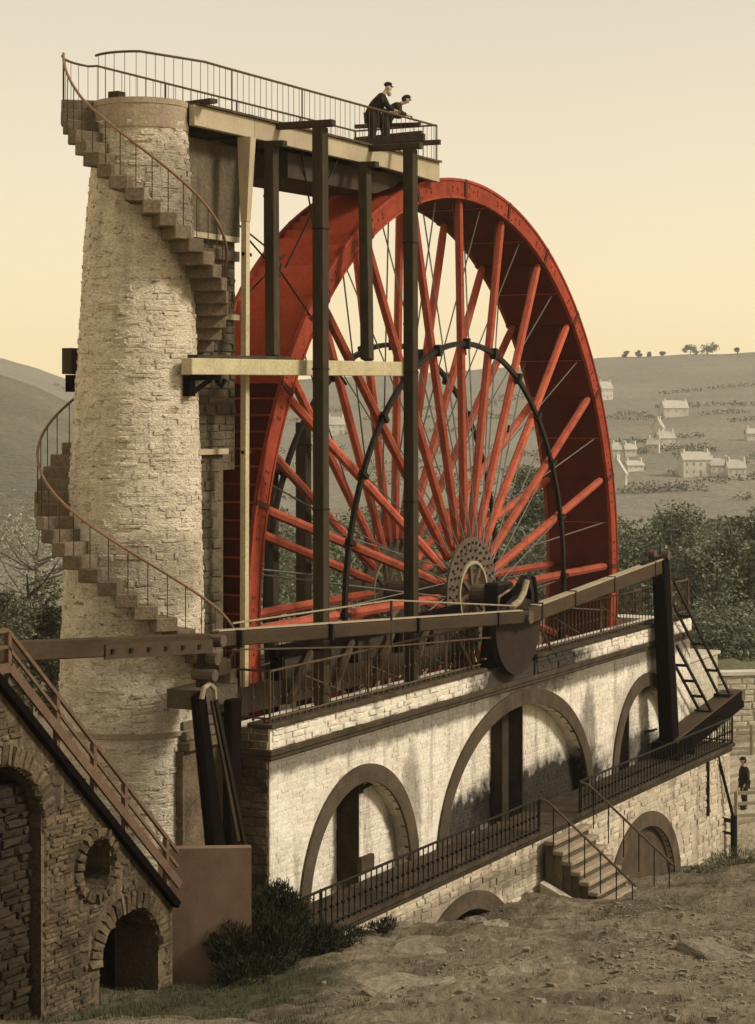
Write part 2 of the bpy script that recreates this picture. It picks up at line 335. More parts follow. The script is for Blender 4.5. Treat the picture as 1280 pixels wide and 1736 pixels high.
def ground_zn(u, v):
    z = ground_z(u, v)
    if z < -12: return z
    p = Vector((u, v, 0)); q = noise.fractal(p*.8, 1, 2, 5)*.09+max(0, noise.noise(p*.45+Vector((9, 3, 0)))-.15)*.35
    q += abs(noise.noise(p*2.3))*.09
    a = (u-CU)*HC-(v-CV)*HS; b_ = (u-CU)*HS+(v-CV)*HC; k = noise.noise(Vector((a*.45, b_*.95, 3)))+.35*noise.noise(Vector((a*1.3, b_*2.2, 8)))
    q += (min(.17, max(0, k-.02)*2.6)+min(.13, max(0, k-.28)*3))*(.5+.5*noise.noise(Vector((a*.2, b_*.2, 5))))
    return z+q-.05
def grid(name, mat, bs, ts, zf, wid, kind='structure'):
    vs = []; fs = []; nt_ = len(ts)
    for b in bs:
        for t in ts:
            p = wv(t*wid(b), b, 0); vs.append((p.x, p.y, zf(p.x, p.y, t*wid(b), b)))
    for i in range(len(bs)-1):
        for j in range(nt_-1): fs.append((i*nt_+j, i*nt_+j+1, (i+1)*nt_+j+1, (i+1)*nt_+j))
    mb = MB(); mb.v = [Vector(p) for p in vs]; mb.f = fs
    return tag(mb.build(name, mat, None, smooth=True), kind=kind)
bs = list(np.arange(-25, 20, 1.5))+list(np.arange(20, 52, .17))+list(np.arange(52, 66, .3))+list(np.arange(66, 119, 1.5))
ts = np.linspace(-1, 1, 240)
grid('ground', m_ground, bs, ts, lambda u, v, a, b: ground_zn(u, v), lambda b: 16+.34*abs(b))
SKY_PX = [-400, -200, 0, 130, 260, 400, 600, 744, 888, 1010, 1130, 1280, 1500, 1900]
SKY_PY = [560, 585, 606, 650, 656, 648, 637, 631, 623, 608, 604, 597, 588, 580]
def crest(t): return CZ+(692.86-float(np.interp(640+3448.4*t, SKY_PX, SKY_PY)))*1300/3448.4
def hill_z(u, v, a, b):
    t = a/b
    if b < 520: z = float(prof(b))
    else:
        k = min(1, (b-520)/780); z = -21+(crest(t)+21)*k if b <= 1300 else crest(t)-(b-1300)*.06
    return z+noise.fractal(Vector((u*.02, v*.02, 0)), 1, 2, 4)*min(1.6, b/500)
grid('hillside', m_hill, list(np.arange(117, 520, 9))+list(np.arange(520, 1301, 13))+[1340, 1420, 1500], np.linspace(-.42, .42, 150), hill_z, lambda b: b)
def spur_z(u, v, a, b):
    y = float(np.interp(640+3448.4*a/b, [-400, -100, 0, 60, 130, 200, 330, 420], [540, 610, 634, 655, 690, 722, 800, 900]))
    top = CZ+(692.86-y)*620/3448.4; k = min(1, max(0, (b-300)/320))
    z = -22+(top+22)*k**.8 if b <= 620 else top-(b-620)*.25
    return z+noise.fractal(Vector((u*.03, v*.03, 4)), 1, 2, 4)*.8
grid('left_hill', m_hill2, np.arange(300, 760, 11), np.linspace(-.36, -.06, 70), spur_z, lambda b: b)

# ------------------------------------------------------------------ wheel pit wall
ARCH = [(-9.0, 2.8, 2.84, -5.9), (-.25, 5.0, 3.55, -6.0), (9.0, 2.8, 2.84, -5.9)]
AIN = [(u, a-.42, b-.40, z) for u, a, b, z in ARCH]
W = thing('wheel_pit_wall', (0, -1.2, -6), 'long whitewashed brick wall with three tall blind arches below the wheel', 'wall')
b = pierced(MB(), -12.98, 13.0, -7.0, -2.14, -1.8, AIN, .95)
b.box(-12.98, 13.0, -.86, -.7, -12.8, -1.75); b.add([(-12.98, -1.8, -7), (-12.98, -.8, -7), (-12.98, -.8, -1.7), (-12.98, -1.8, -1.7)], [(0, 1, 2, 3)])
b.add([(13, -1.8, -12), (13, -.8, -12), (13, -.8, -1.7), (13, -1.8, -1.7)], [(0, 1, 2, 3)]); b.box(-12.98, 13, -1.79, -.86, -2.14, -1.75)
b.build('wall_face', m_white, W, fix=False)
for k, (u, a, bb, z) in enumerate(ARCH):
    MB().ring(a-.42, a, -1.86, -1.70, -.02, PI+.02, 44, u, z, r0z=bb-.40, r1z=bb).build('arch_ring', m_arch, W)
    ua, ba = AIN[k][1], AIN[k][2]; s = [.55, 1.0, -.6][k]; fr = [-1.45, -1.42, -1.5][k]
    P = [(u+s, z)]+[(u+s+(ua-s)*i/16, z+ba*math.sqrt(max(0, 1-((s+(ua-s)*i/16)/ua)**2))) for i in range(17)]
    MB().prism(P[::-1], fr, -.9).build('pier', m_white, W)
    MB().add([(u+s-.012, fr+.01, z), (u+s-.012, -.87, z), (u+s-.012, -.87, P[1][1]-.05), (u+s-.012, fr+.01, P[1][1]-.05)], [(0, 1, 2, 3)]).box(u+s-.03, u+s-.006, fr+.008, -.87, z+.2, P[1][1]-.06).build('pier_side', m_pil, W)  # thin darker sheet over the left side of each pier
    if k == 0:
        MB().box(u+s-.10, u+s+.12, fr-.04, -.95, P[1][1]-.30, P[1][1]-.06).build('pier_cap', m_pil, W)
        MB().bar((u+s, fr-.04, P[1][1]-.2), (u+s+.55, fr-.1, P[1][1]-.12), .06, .06).build('iron_stub', m_iron, W)
        MB().box(u+s-.10, u+s+.5, fr-.12, fr+.004, z+.3, z+.62).build('pier_base', m_mould, W)
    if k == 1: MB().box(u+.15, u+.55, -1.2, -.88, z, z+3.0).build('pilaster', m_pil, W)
    if k == 2: MB().bar((u+.6, -1.52, -4.95), (u+1.6, -1.56, -5.0), .05, .05).build('iron_bar', m_iron, W)
MB().box(-13.06, 13.06, -1.90, -.7, -2.27, -2.14).box(-13.02, 13.02, -1.86, -.72, -2.37, -2.272).build('cornice', m_mould, W, bevel=.02)
for x0, x1 in ((-13.02, -2.6), (.62, 13.02)):
    MB().box(x0, x1, -1.84, -.74, -2.138, -1.70).build('parapet', m_white, W)
    MB().box(x0-.05, x1+.03, -1.93, -1.3, -1.697, -1.60).build('coping', m_mould, W, bevel=.015)
MB().box(-2.6, .62, -1.55, -.74, -2.138, -1.72).build('notch_sill', m_black, W)
ok = outside(ARCH)
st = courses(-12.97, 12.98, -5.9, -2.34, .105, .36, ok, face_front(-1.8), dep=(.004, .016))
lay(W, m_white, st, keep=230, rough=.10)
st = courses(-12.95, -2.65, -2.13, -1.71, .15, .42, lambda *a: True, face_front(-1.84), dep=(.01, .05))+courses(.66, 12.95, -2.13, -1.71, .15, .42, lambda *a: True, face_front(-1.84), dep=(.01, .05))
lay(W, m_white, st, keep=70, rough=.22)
left = lambda x, z, w, h, d: (Vector((-12.98, x, z)), Vector((0, -1, 0)), Vector((-1, 0, 0)), w, h, d)
st = courses(-1.78, -.85, -7.0, -2.34, .17, .36, lambda *a: True, left, dep=(.02, .06))+[(Vector((-13.02, c.y, c.z)), t, n, w, h, d) for c, t, n, w, h, d in courses(-1.8, -.85, -2.13, -1.7, .15, .34, lambda *a: True, left)]
E_ = thing('wall_end_pier', (-12.98, -1.3, -7), 'shade-darkened rubble end face of the wheel pit wall by the black rocker post', 'pier')
MB().box(-12.984, -12.95, -1.74, -.86, -7, -2.36).build('end_face', m_dark, E_); lay(E_, m_dark, st, keep=120, rough=.22)  # brown rubble tone also carries the shade of the unlit end
# inside faces of the three recesses, laid in brick as well
st = []
for (u, a, bb, z), s, fr in zip(AIN, (.55, 1.0, -.6), (-1.45, -1.42, -1.5)):
    ins = lambda x, zz, hw, hh, u=u, a=a, bb=bb, z=z: all(((x+dx-u)/a)**2+((zz+hh-z)/bb)**2 < .93 for dx in (-hw, hw))
    st += courses(u+s+.03, u+a, z+.05, z+bb, .12, .34, ins, face_front(fr), dep=(.005, .02))
    st += courses(u-a, u+s-.02, z+.05, z+bb, .12, .34, ins, face_front(-.86), dep=(.005, .02))
lay(W, m_white, st, keep=0, rough=.22)
# far wall of the pit
F = thing('far_pit_wall', (0, 4, -8), 'pale far wall of the wheel pit seen through the spokes', 'wall')
MB().box(-9, 13.0, 3.6, 4.5, -12.8, -1.75).build('wall_face', m_lower, F); MB().box(-9.05, 13.05, 3.5, 4.6, -1.748, -1.6).build('coping', m_mould, F)
MB().box(12.1, 13.0, -.85, 3.6, -12.8, -1.75).build('cross_wall', m_white, F)
MB().box(-9.0, -8.2, 2.6, 3.6, -12.8, -2.6).build('cross_wall', m_pier, F)

# ------------------------------------------------------------------ railings
def baluster_mesh(h, r, mat, boss=True):
    b = MB().tube([(0, 0, 0), (0, 0, h)], r, 5)
    if boss: b.box(-r*1.9, r*1.9, -r*1.9, r*1.9, h*.45, h*.45+r*3.5).box(-r*1.7, r*1.7, -r*1.7, r*1.7, .03, .03+r*3)
    return b.mesh('baluster', (0, 0, 0), mat, fix=False)
def railing(name, path, h, mat, label, cat='railing', group=None, step=.24, r=.028, br=.013, boss=True, posts=(), bottom=.09, brace=None, mid=None, parent=None):
    path = [Vector(p) for p in path]; top = [p+Vector((0, 0, h)) for p in path]
    t = thing(name, path[0], label, cat, group) if parent is None else parent
    MB().tube(top, r, 6).build('top_rail', mat, t)
    if bottom: MB().tube([p+Vector((0, 0, bottom)) for p in path], r*.8, 5).build('bottom_rail', mat, t)
    if mid: MB().tube([p+Vector((0, 0, mid)) for p in path], r*.7, 5).build('mid_rail', mat, t)
    me = baluster_mesh(h, br, mat, boss); carry = step*.5
    for a, c in zip(path, path[1:]):
        d = (c-a).length; x = carry
        while x < d: inst('baluster', me, t, a+(c-a)*(x/d)); x += step
        carry = x-d
    for p in posts: MB().tube([p, Vector(p)+Vector((0, 0, h+.03))], r*1.15, 6).build('post', mat, t)
    return t
t = railing('iron_railing', [(-12.9, -.95, -1.6), (-12.9, -1.76, -1.6), (-2.65, -1.76, -1.6)], 1.08, m_rail, 'brown iron railing on the wall top left of the crank', group='railings along the wall top', step=.27, posts=[(-12.9, -1.76, -1.6), (-8.6, -1.76, -1.6), (-4.6, -1.76, -1.6)])
for x in (-10.6, -8.0, -5.4):
    MB().tube([(x-.9, -1.72, -.75), (x+1.0, -1.72, -1.35)], .018, 5).build('brace', m_rail, t)
MB().tube([(-4.1, -1.80, -.6), (-3.3, -1.86, -1.55)], .035, 5).build('stay', m_rail, t)
t = railing('iron_railing', [(.62, -1.76, -1.6), (12.92, -1.76, -1.6), (12.92, 2.6, -1.6)], 1.08, m_rail, 'brown iron railing on the wall top between crank and tall right post', group='railings along the wall top', step=.26, posts=[(.62, -1.76, -1.6), (5.5, -1.76, -1.6), (12.92, -1.76, -1.6)])
MB().tube([(.62, -1.80, -.6), (1.6, -1.90, -1.58)], .04, 5).build('stay', m_rail, t)
for x in (3.0, 6.5): MB().tube([(x-.9, -1.72, -.75), (x+.9, -1.72, -1.35)], .018, 5).build('brace', m_rail, t)
railing('iron_railing', [(-8.9, 3.65, -1.6), (12.9, 3.65, -1.6)], 1.08, m_rail, 'iron railing on the far side of the pit behind the wheel', group='railings along the wall top', step=.27, posts=[(-2, 3.65, -1.6), (5, 3.65, -1.6)])

FRM = thing('axle_framing', (-6, -.6, -1.7), 'dark heavy timber framing behind the wall top railing, left of the crank', 'framing')
MB().bar((-12.4, -.40, -1.35), (-.9, -.40, -1.35), .3, .55).build('sill_beam', m_mast, FRM)
MB().bar((-10.6, -.42, -.45), (-1.2, -.42, -.30), .2, .22).build('top_beam', m_black, FRM)
for x in (-10.4, -8.2, -6.9, -4.6, -2.9): MB().bar((x, -.42, -1.1), (x, -.42, -.5), .2, .2, (1, 0, 0)).build('strut_post', m_black, FRM)
for x, k in ((-9.6, 1.3), (-7.6, 1.1), (-5.6, 1.2), (-3.6, 1.1)):
    MB().bar((x-k*.6, -.72, -1.55), (x+k*.5, -.50, -.55), .1, .12).build('diagonal', m_plank, FRM)
MB().box(-9.9, -1.3, -.34, -.30, -1.1, -.55).build('boarding', m_soff, FRM)

# ------------------------------------------------------------------ lower terrace
T = thing('terrace', (0, -3.0, -6), 'narrow stone terrace with two half buried arches at the foot of the white wall', 'terrace')
TD = -5.68
LA = [(-6.2, 2.95, 2.35, -8.75), (5.57, 2.95, 2.4, -8.97)]; LI = [(u, a-.5, b-.42, z) for u, a, b, z in LA]
b = pierced(MB(), -13.2, 13.2, -12.5, TD-.26, -3.05, LI, .8)
b.box(-13.2, 13.2, -2.3, -1.9, -12, TD-.26); b.add([(13.2, -3.05, -12.5), (13.2, -1.8, -12.5), (13.2, -1.8, TD-.26), (13.2, -3.05, TD-.26)], [(0, 1, 2, 3)])
b.build('wall_face', m_lower, T, fix=False)
for k, (u, a, bb, z) in enumerate(LA):
    MB().ring(a-.5, a, -3.10, -2.97, -.02, PI+.02, 40, u, z, r0z=bb-.42, r1z=bb).build('arch_ring', m_arch, T)
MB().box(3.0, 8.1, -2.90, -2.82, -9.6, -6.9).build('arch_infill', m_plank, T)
MB().box(-9, -3.4, -2.4, -2.32, -9.6, -6.6).build('arch_infill', m_void, T)  # dark sheet standing for the shade inside the half buried arch
for i in range(22):
    x = -13.25+i*1.205
    MB().box(x, x+1.197, -3.22, -1.80, TD-.10, TD+random.uniform(-.004, .004)).build('paving_slab', m_mould, T)
MB().box(-13.22, 13.22, -3.14, -1.9, TD-.26, TD-.104).build('moulding', m_mould, T, bevel=.03)
st = courses(-13.15, 13.15, -9.6, TD-.27, .19, .5, lambda x, z, hw, hh: outside(LA)(x, z, hw, hh) and z > ground_z(x, -3.05)-.4, face_front(-3.05), dep=(.015, .05))
lay(T, m_lower, st, keep=280, rough=.24)
MB().tube([(10.9, -3.12, TD-.25), (10.9, -3.12, -7.6)], .05, 6).build('drain_pipe', m_iron, T)
railing('terrace_railing', [(-14.6, -3.16, TD), (-2.15, -3.16, TD)], .82, m_iron, 'black railing along the terrace from the bush to the stone steps', group='terrace railings', step=.245, r=.03, br=.017, posts=[(-13.2, -3.16, TD), (-2.15, -3.16, TD)])
railing('terrace_railing', [(.5, -3.16, TD), (13.1, -3.16, TD), (13.1, -1.9, TD)], .82, m_iron, 'black railing along the terrace right of the stone steps', group='terrace railings', step=.245, r=.03, br=.017, posts=[(.5, -3.16, TD), (13.1, -3.16, TD)])
S = thing('stone_steps', (-.8, -4.4, -7.6), 'short flight of stone steps with iron handrails down from terrace to earth', 'steps')
for i in range(7):
    z = TD-.245*(i+1); y = -3.24-.21*i
    MB().box(-2.05+.06*i, .40, y-.30, y+random.uniform(-.01, .01), z-.12, z).build('tread', m_cap, S, bevel=.025)
    MB().box(-1.98+.06*i, .36, y-.23, y-.02, z-1.2, z-.122).build('riser', m_pier, S)
MB().prism([(-3.24, TD-.35), (-5.9, TD-2.15), (-5.9, -9), (-3.24, -9)], 0, .3)
b = MB()
for x in (-2.30, .42):
    b = MB(); P = [(-3.24, TD-1.25), (-4.9, TD-2.0), (-4.9, -8.8), (-3.24, -8.8)]
    b.add([(x, y, z) for y, z in P]+[(x+.28, y, z) for y, z in P], [(0, 1, 2, 3), (7, 6, 5, 4)]+[(i+4, (i+1) % 4+4, (i+1) % 4, i) for i in range(4)]).build('side_wall', m_lower, S)
for x, k in ((-2.15, 0), (.5, 1)):
    top = [(x, -3.16, TD+.82), (x, -3.4, TD+.76), (x, -5.75, TD-1.10)]
    MB().tube(top, .032, 6).build('handrail', m_rail, S)
    for i in range(6):
        y = -3.55-.42*i; zt = TD+.76-(abs(y)-3.4)*.79
        MB().tube([(x, y, zt), (x, y, zt-1.02)], .017, 5).build('baluster', m_iron, S)

# ------------------------------------------------------------------ stone tower with its winding stair
TC = (-14.0, .95); R_, A_ = Vector((.573, -.819, 0)), Vector((.819, .573, 0))
def tcen(z): return Vector((TC[0], TC[1], z))+R_*(.0158*z+.02)
TR = [(-7.5, 1.60), (-4.4, 1.55), (-2.0, 1.53), (0, 1.49), (3.6, 1.36), (5.9, 1.24), (8.7, 1.12), (10.62, .975), (11.0, .97)]
def trad(z): return float(np.interp(z, [p[0] for p in TR], [p[1] for p in TR]))
def tpt(al, r, z): c = tcen(z); return c+R_*(r*math.cos(al))+A_*(r*math.sin(al))
TW = thing('stone_tower', (TC[0], TC[1], -7), 'tall tapering pale stone tower with a winding outside stair', 'tower')
b = MB(); zs = [-7.5+.35*i for i in range(54)]; n = 48
for z in zs:
    for j in range(n): b.v.append(tpt(2*PI*j/n, trad(z)*(1+.010*noise.noise(Vector((j*.7, z*1.1, 0)))), z))
for i in range(len(zs)-1):
    for j in range(n): b.f.append((i*n+j, i*n+(j+1) % n, (i+1)*n+(j+1) % n, (i+1)*n+j))
b.build('shaft', m_tower, TW, smooth=True)
def tplace(x, z, w, h, d):
    al = x; p = tpt(al, trad(z)-.014, z); nrm = (tpt(al, 1, z)-tcen(z)).normalized(); return (p, Vector((-nrm.y, nrm.x, 0)), nrm, w*trad(z)*1.02, h, d)
st = []; z = -6.2
while z < 10.9:
    hh = random.uniform(.06, .15); r = trad(z); x = 0-random.uniform(0, .2)
    while x < 2*PI:
        ww = random.uniform(.12, .42)/r
        if random.random() < .90: st.append(tplace(x+ww/2, z+hh/2, ww*1.02, hh*1.04, random.choice((.012, .014, .016, .019, .024, .034))))
        x += ww
    z += hh
lay(TW, m_tower, st, keep=300, rough=.42)
def tring(r0, r1, z0, z1, a0=0, a1=2*PI, n=40, jit=0):
    b = MB(); full = a1-a0 > 6.2; m = n if full else n+1
    for j in range(m):
        a = a0+(a1-a0)*j/n; k = 1+jit*noise.noise(Vector((j*.9, z0, 1)))
        b.v += [tpt(a, r0, z0), tpt(a, r1*k, z0), tpt(a, r1*k, z1), tpt(a, r0, z1)]
    for j in range(n):
        p, q = 4*j, 4*((j+1) % m)
        for k in range(4): b.f.append((p+k, p+(k+1) % 4, q+(k+1) % 4, q+k))
    if not full: b.f += [(3, 2, 1, 0), (4*n, 4*n+1, 4*n+2, 4*n+3)]
    return b
tring(.2, 1.0, 10.74, 10.80, jit=.03).build('string_course', m_cap, TW)
tring(.2, .985, 10.80, 11.22, jit=.02).build('cap', m_cap, TW)
tring(.0, 1.0, 11.222, 11.34, jit=.015).build('cap_slab', m_cap, TW)
tring(1.4, 1.58, -1.73, -1.64, jit=.02).build('string_course', m_cap, TW)
p = tpt(math.radians(215), .62, 11.34); MB().box(p.x-.13, p.x+.13, p.y-.13, p.y+.13, 11.34, 11.52).build('stub_block', m_mould, TW)
NST, DA, DZ = 56, math.radians(10.9), .247
for k in range(NST):
    al = PI+DA*k; z1 = 11.38-DZ*k; r0 = trad(z1)-.12; r1 = trad(z1)+.70; wj = random.uniform(-.02, .02)
    b = MB(); q = []
    for zz in (z1-.285, z1):
        q += [tpt(al-DA*.62+wj, r0, zz), tpt(al-DA*.62+wj, r1, zz), tpt(al+DA*.52, r1+wj, zz), tpt(al+DA*.52, r0, zz)]
    MB().hexa(q).build('step', m_step, TW, bevel=.02)
tring(.9, 1.66, 10.86, 11.38, PI-.62, PI-.06, 8).build('landing', m_step, TW)
rail = []
for k in range(0, NST*2):
    a = PI+DA*k/2; z = 11.38-DZ*k/2; rail.append(tpt(a, trad(z)+.66, z+.98-.12*min(1, max(0, k)/8)))
H = MB().tube(rail, .030, 7).build('handrail', m_worn, TW)
bal = baluster_mesh(.9, .011, m_irong, False)
for k in range(NST-1):
    z = 11.38-DZ*k; inst('baluster', bal, TW, tpt(PI+DA*k, trad(z)+.65, z-.04))

# dark pier and pipe post between tower and wheel
Pp = thing('stone_pier', (-12.2, 1, -7), 'dark square masonry pier between the tower and the wheel', 'pier')
MB().box(-13.2, -11.28, .42, 1.9, -7, 3.6).box(-13.2, -10.80, .42, 1.9, 3.6, 10.78).build('core', m_pier, Pp)
st = courses(-13.2, -10.82, -2, 8.6, .2, .45, lambda x, z, w, h: z > 3.7 or x+w < -11.3, face_front(.42), dep=(.015, .06)); lay(Pp, m_pier, st, keep=200, rough=.25)
MB().box(-13.1, -10.78, .30, .415, 8.75, 10.72).build('boarding', m_pier, Pp)
for z, h in ((8.62, .12), (8.2, .22), (6.9, .12), (3.95, .12)): MB().box(-13.0, -10.85 if z > 4.5 else -11.3, .26, .41, z, z+h).build('cross_band', m_plank if h > .15 else m_beam, Pp)
Bp = thing('pipe_post', (-11.6, -.35, -1.7), 'slim pale vertical post beside the dark pier and red wheel', 'post')
MB().bar((-11.6, -.36, 9.0), (-11.56, -.36, 10.83), .16, .16, (1, 0, 0), .34, .22).build('flared_head', m_beam, Bp)
MB().bar((-11.66, -.36, -1.7), (-11.6, -.36, 8.995), .13, .15, (1, 0, 0)).build('shaft', m_yellow, Bp)
for z in (8.3, 5.9, 4.0): MB().bar((-11.72, -.36, z), (-11.3, -.3, z), .07, .07).build('clip', m_iron, Bp)

# ------------------------------------------------------------------ viewing platform
V = thing('viewing_platform', (-8, .95, 10.85), 'long pale timber gallery from the tower top out over the red wheel', 'platform')
cuts = [-13.55, -11.15, -8.0, -4.85, -2.06]
for y0, y1 in ((-.32, -.18), (2.06, 2.2)):
    for a, c in zip(cuts, cuts[1:]):
        if c > -3:
            P = [(a+.006, 10.86), (a+.9, 10.84), (a+1.15, 10.78), (a+1.3, 10.62), (a+1.42, 10.62), (a+1.55, 10.84), (c, 10.80), (c, 11.29), (a+.006, 11.29)]
            MB().prism(P, y0, y1).build('girder', m_beam, V)
        else: MB().box(a+.006, c-.006, y0, y1, 10.86, 11.29).build('girder', m_beam, V, bevel=.008)
MB().box(-2.14, -2.06, -.17, 2.05, 10.84, 11.28).build('end_board', m_beam, V)
x = -13.5
while x < -2.1:
    MB().box(x, x+.212, -.40, 2.28, 11.295, 11.34+random.uniform(0, .008)).build('deck_plank', m_plank, V); x += .22
for x in (-12.6, -11.6, -10.1, -8.6, -7.1, -5.8, -4.4, -3.2): MB().box(x, x+.14, -.175, 2.05, 11.05, 11.29).build('joist', m_soff, V)
MB().prism([(-9.0, 10.83), (-9.0, 10.25), (-4.75, 10.28), (-3.7, 10.55), (-3.3, 10.83)], .12, 1.92).build('launder', m_soff, V)
MB().box(-11.2, -3.4, .2, 1.7, 11.12, 11.2).build('launder_floor', m_soff, V)
near = [tpt(math.radians(a), 1.02, 11.34) for a in (203, 212, 221, 230, 239, 248, 258, 268)]+[(-13.1, -.28, 11.33), (-12.2, -.26, 11.33), (-2.1, -.26, 11.33)]
railing('r', near, .92, m_rail, None, step=.24, r=.028, br=.007, boss=False, bottom=0, parent=V)
far = [tpt(math.radians(a), trad(10)+.62, 11.36) for a in (181, 173, 165, 157, 149, 141, 133)]+[(-13.6, 2.13, 11.34), (-2.1, 2.13, 11.33), (-2.1, .95, 11.33), (-2.1, -.26, 11.33)]
railing('r', far, .94, m_rail, None, step=.3, r=.026, br=.007, boss=False, bottom=0, parent=V)
for p in ((-11, 2.13), (-8, 2.13), (-5, 2.13), (-2.1, -.26), (-2.1, 2.13), (-9, -.26), (-12, -.26)): MB().tube([(*p, 11.3), (*p, 12.27)], .018, 5).build('rail_post', m_irong, V)
for a, c in (((-13.4, -.7, 11.36), (-13.0, .9, 11.38)),): MB().bar(a, c, .22, .09).build('loose_board', m_mast, V)
for a, c in (((-8.6, .0, 10.86), (-7.2, .4, 8.9)), ((-7.2, -.2, 10.86), (-8.8, .3, 8.2)), ((-11.5, -.3, 8.7), (-10.2, -.4, 7.9)), ((-11.5, -.3, 7.4), (-10.0, -.4, 8.4)), ((-10.0, -.3, 8.0), (-8.2, -.1, 7.0)), ((-10.0, -.3, 8.3), (-8.3, 1.9, 9.3)), ((-10.0, -.3, 8.2), (-10.6, -.3, 6.6)), ((-9.0, 1.9, 10.9), (-9.9, 2.0, 8.6))):
    MB().tube([a, c], .022, 5).build('tie_rod', m_iron, V)

# timber masts
def mast(x, y, z0, z1, label, w=.27, cap=None, foot=None):
    x0, y0 = foot or (x, y)
    t = thing('timber_mast', (x0, y0, z0), label, 'mast', 'timber masts holding the platform')
    MB().bar((x0, y0, z0), (x-.06, y, z1), w, w, (1, 0, 0)).build('shaft', m_mast, t, bevel=.012)
    if cap: MB().bar((x-.06, y-cap[0], z1+cap[2]), (x-.06, y+cap[1], z1+cap[2]+.02), .2, .15).build('cap_beam', m_mast, t, bevel=.015)
    if not foot:
        for z in np.arange(z0+1.2, z1, 3.1): MB().box(x-.06*(z-z0)/(z1-z0)-w*.54, x-.06*(z-z0)/(z1-z0)+w*.54, y-w*.54, y+w*.54, z, z+.04).build('iron_band', m_iron, t)
mast(-10.1, -1.4, -1.6, 11.15, 'tall near timber mast between tower and wheel, in front of the left rim', .27, (.35, 1.2, .08))
mast(-5.75, -1.4, -1.6, 11.15, 'tall near timber mast under the two men, right end of the gallery', .27, (.30, 1.3, .08))
mast(-10.6, -.45, 6.09, 10.72, 'short dark timber mast standing on the pale beam left of the nearer left mast', .24, (.35, .3, .05), (-11.2, -.80))
mast(-6.3, -.45, 6.09, 10.72, 'short dark timber mast standing on the pale beam between the two nearer masts', .24, (.35, .3, .05), (-7.35, -1.06))
mast(-4.18, 2.48, -6.5, 4.6, 'dark timber post on the far side of the wheel, seen low between the left spokes', .3)
mast(-10.1, 2.45, -6.5, 10.8, 'timber mast on the far side of the gallery close behind the tower', .27)
mast(-5.83, 2.45, -6.5, 10.8, 'timber mast on the far side of the gallery, behind the red drum', .27)
YB = thing('timber_beam', (-14.3, -.6, 5.6), 'pale yellow horizontal beam bracketed from the tower to the right near mast', 'beam')
MB().bar((-14.3, -.62, 5.81), (-5.45, -1.16, 5.90), .28, .34).build('beam', m_yellow, YB, bevel=.012)
MB().bar((-14.05, -.60, 6.02), (-10.6, -.82, 6.055), .26, .07).build('top_batten', m_mould, YB)
b = MB().bar((-14.02, -.50, 5.2), (-14.02, -.50, 5.62), .16, .22).bar((-14.0, -.55, 5.58), (-13.2, -.7, 5.60), .12, .12).bar((-14.0, -.52, 5.25), (-13.4, -.62, 5.55), .08, .08)
b.build('bracket', m_black, YB)
MB().tube([(-13.25, -.66, 5.53), (-13.1, -.70, 5.42), (-13.0, -.72, 5.55)], .05, 6).build('hook', m_black, YB)
FB = thing('timber_beam', (-14.4, 2.3, 5.5), 'dark beam end jutting behind the left edge of the tower', 'beam')
MB().bar((-14.42, 2.32, 5.95), (-6.0, 2.72, 5.95), .24, .55).build('beam', m_mast, FB); MB().box(-14.36, -14.2, 2.15, 2.4, 5.3, 5.66).build('bracket', m_black, FB)

# ------------------------------------------------------------------ the water wheel
WW = thing('water_wheel', (0, 1, -11), 'huge red timber water wheel with spokes turning behind the white wall', 'wheel')
RO = 11.05; YF = 2.03
def pol(r, a, y): return Vector((r*math.cos(a), y, r*math.sin(a)))
def rotY(a): return Matrix.Rotation(-a, 3, 'Y')
def spun(name, mb, mat, count, a0=0, smooth=False, skip=lambda a: False, tilt=None):
    me = mb.mesh(name, (0, 0, 0), mat, smooth)
    for k in range(count):
        a = a0+2*PI*k/count
        if skip(a % (2*PI)): continue
        inst(name, me, WW, (0, 0, 0), rotY(a))
d15 = math.radians(15)
for y0, y1, s in ((-.07, .0, -1), (YF, YF+.07, 1)):
    b = MB().ring(RO-.50, RO+.03, y0, y1, .0006, d15-.0006, 8)
    yb = y0 if s < 0 else y1
    b.ring(RO-.50, RO-.44, yb+s*.03, yb, .001, d15-.001, 8).ring(RO-.04, RO+.03, yb+s*.03, yb, .001, d15-.001, 8)
    for rr, aa in ((RO-.12, .02), (RO-.38, .02), (RO-.12, .24), (RO-.38, .24), (RO-.2, .07), (RO-.3, .07), (RO-.2, .19), (RO-.3, .19), (RO-.25, .045), (RO-.25, .215)):
        p = pol(rr, aa, yb); b.box(p.x-.025, p.x+.025, yb-.025, yb+.025, p.z-.025, p.z+.025)
    spun('shroud_plate', b, m_shroud, 24)
    b = MB(); b.hexa([pol(RO-.52, -.006, yb+s*.0), pol(RO+.035, -.006, yb), pol(RO+.035, .006, yb), pol(RO-.52, .006, yb)]+[pol(RO-.52, -.006, yb+s*.036), pol(RO+.035, -.006, yb+s*.036), pol(RO+.035, .006, yb+s*.036), pol(RO-.52, .006, yb+s*.036)])
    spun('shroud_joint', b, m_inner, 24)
da = 2*PI/48
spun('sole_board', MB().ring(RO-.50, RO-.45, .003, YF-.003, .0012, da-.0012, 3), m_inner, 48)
spun('tie_strip', MB().tube([pol(RO-.53, 0, .02), pol(RO-.53, 0, YF-.02)], .014, 4), m_orange, 24, d15/2)
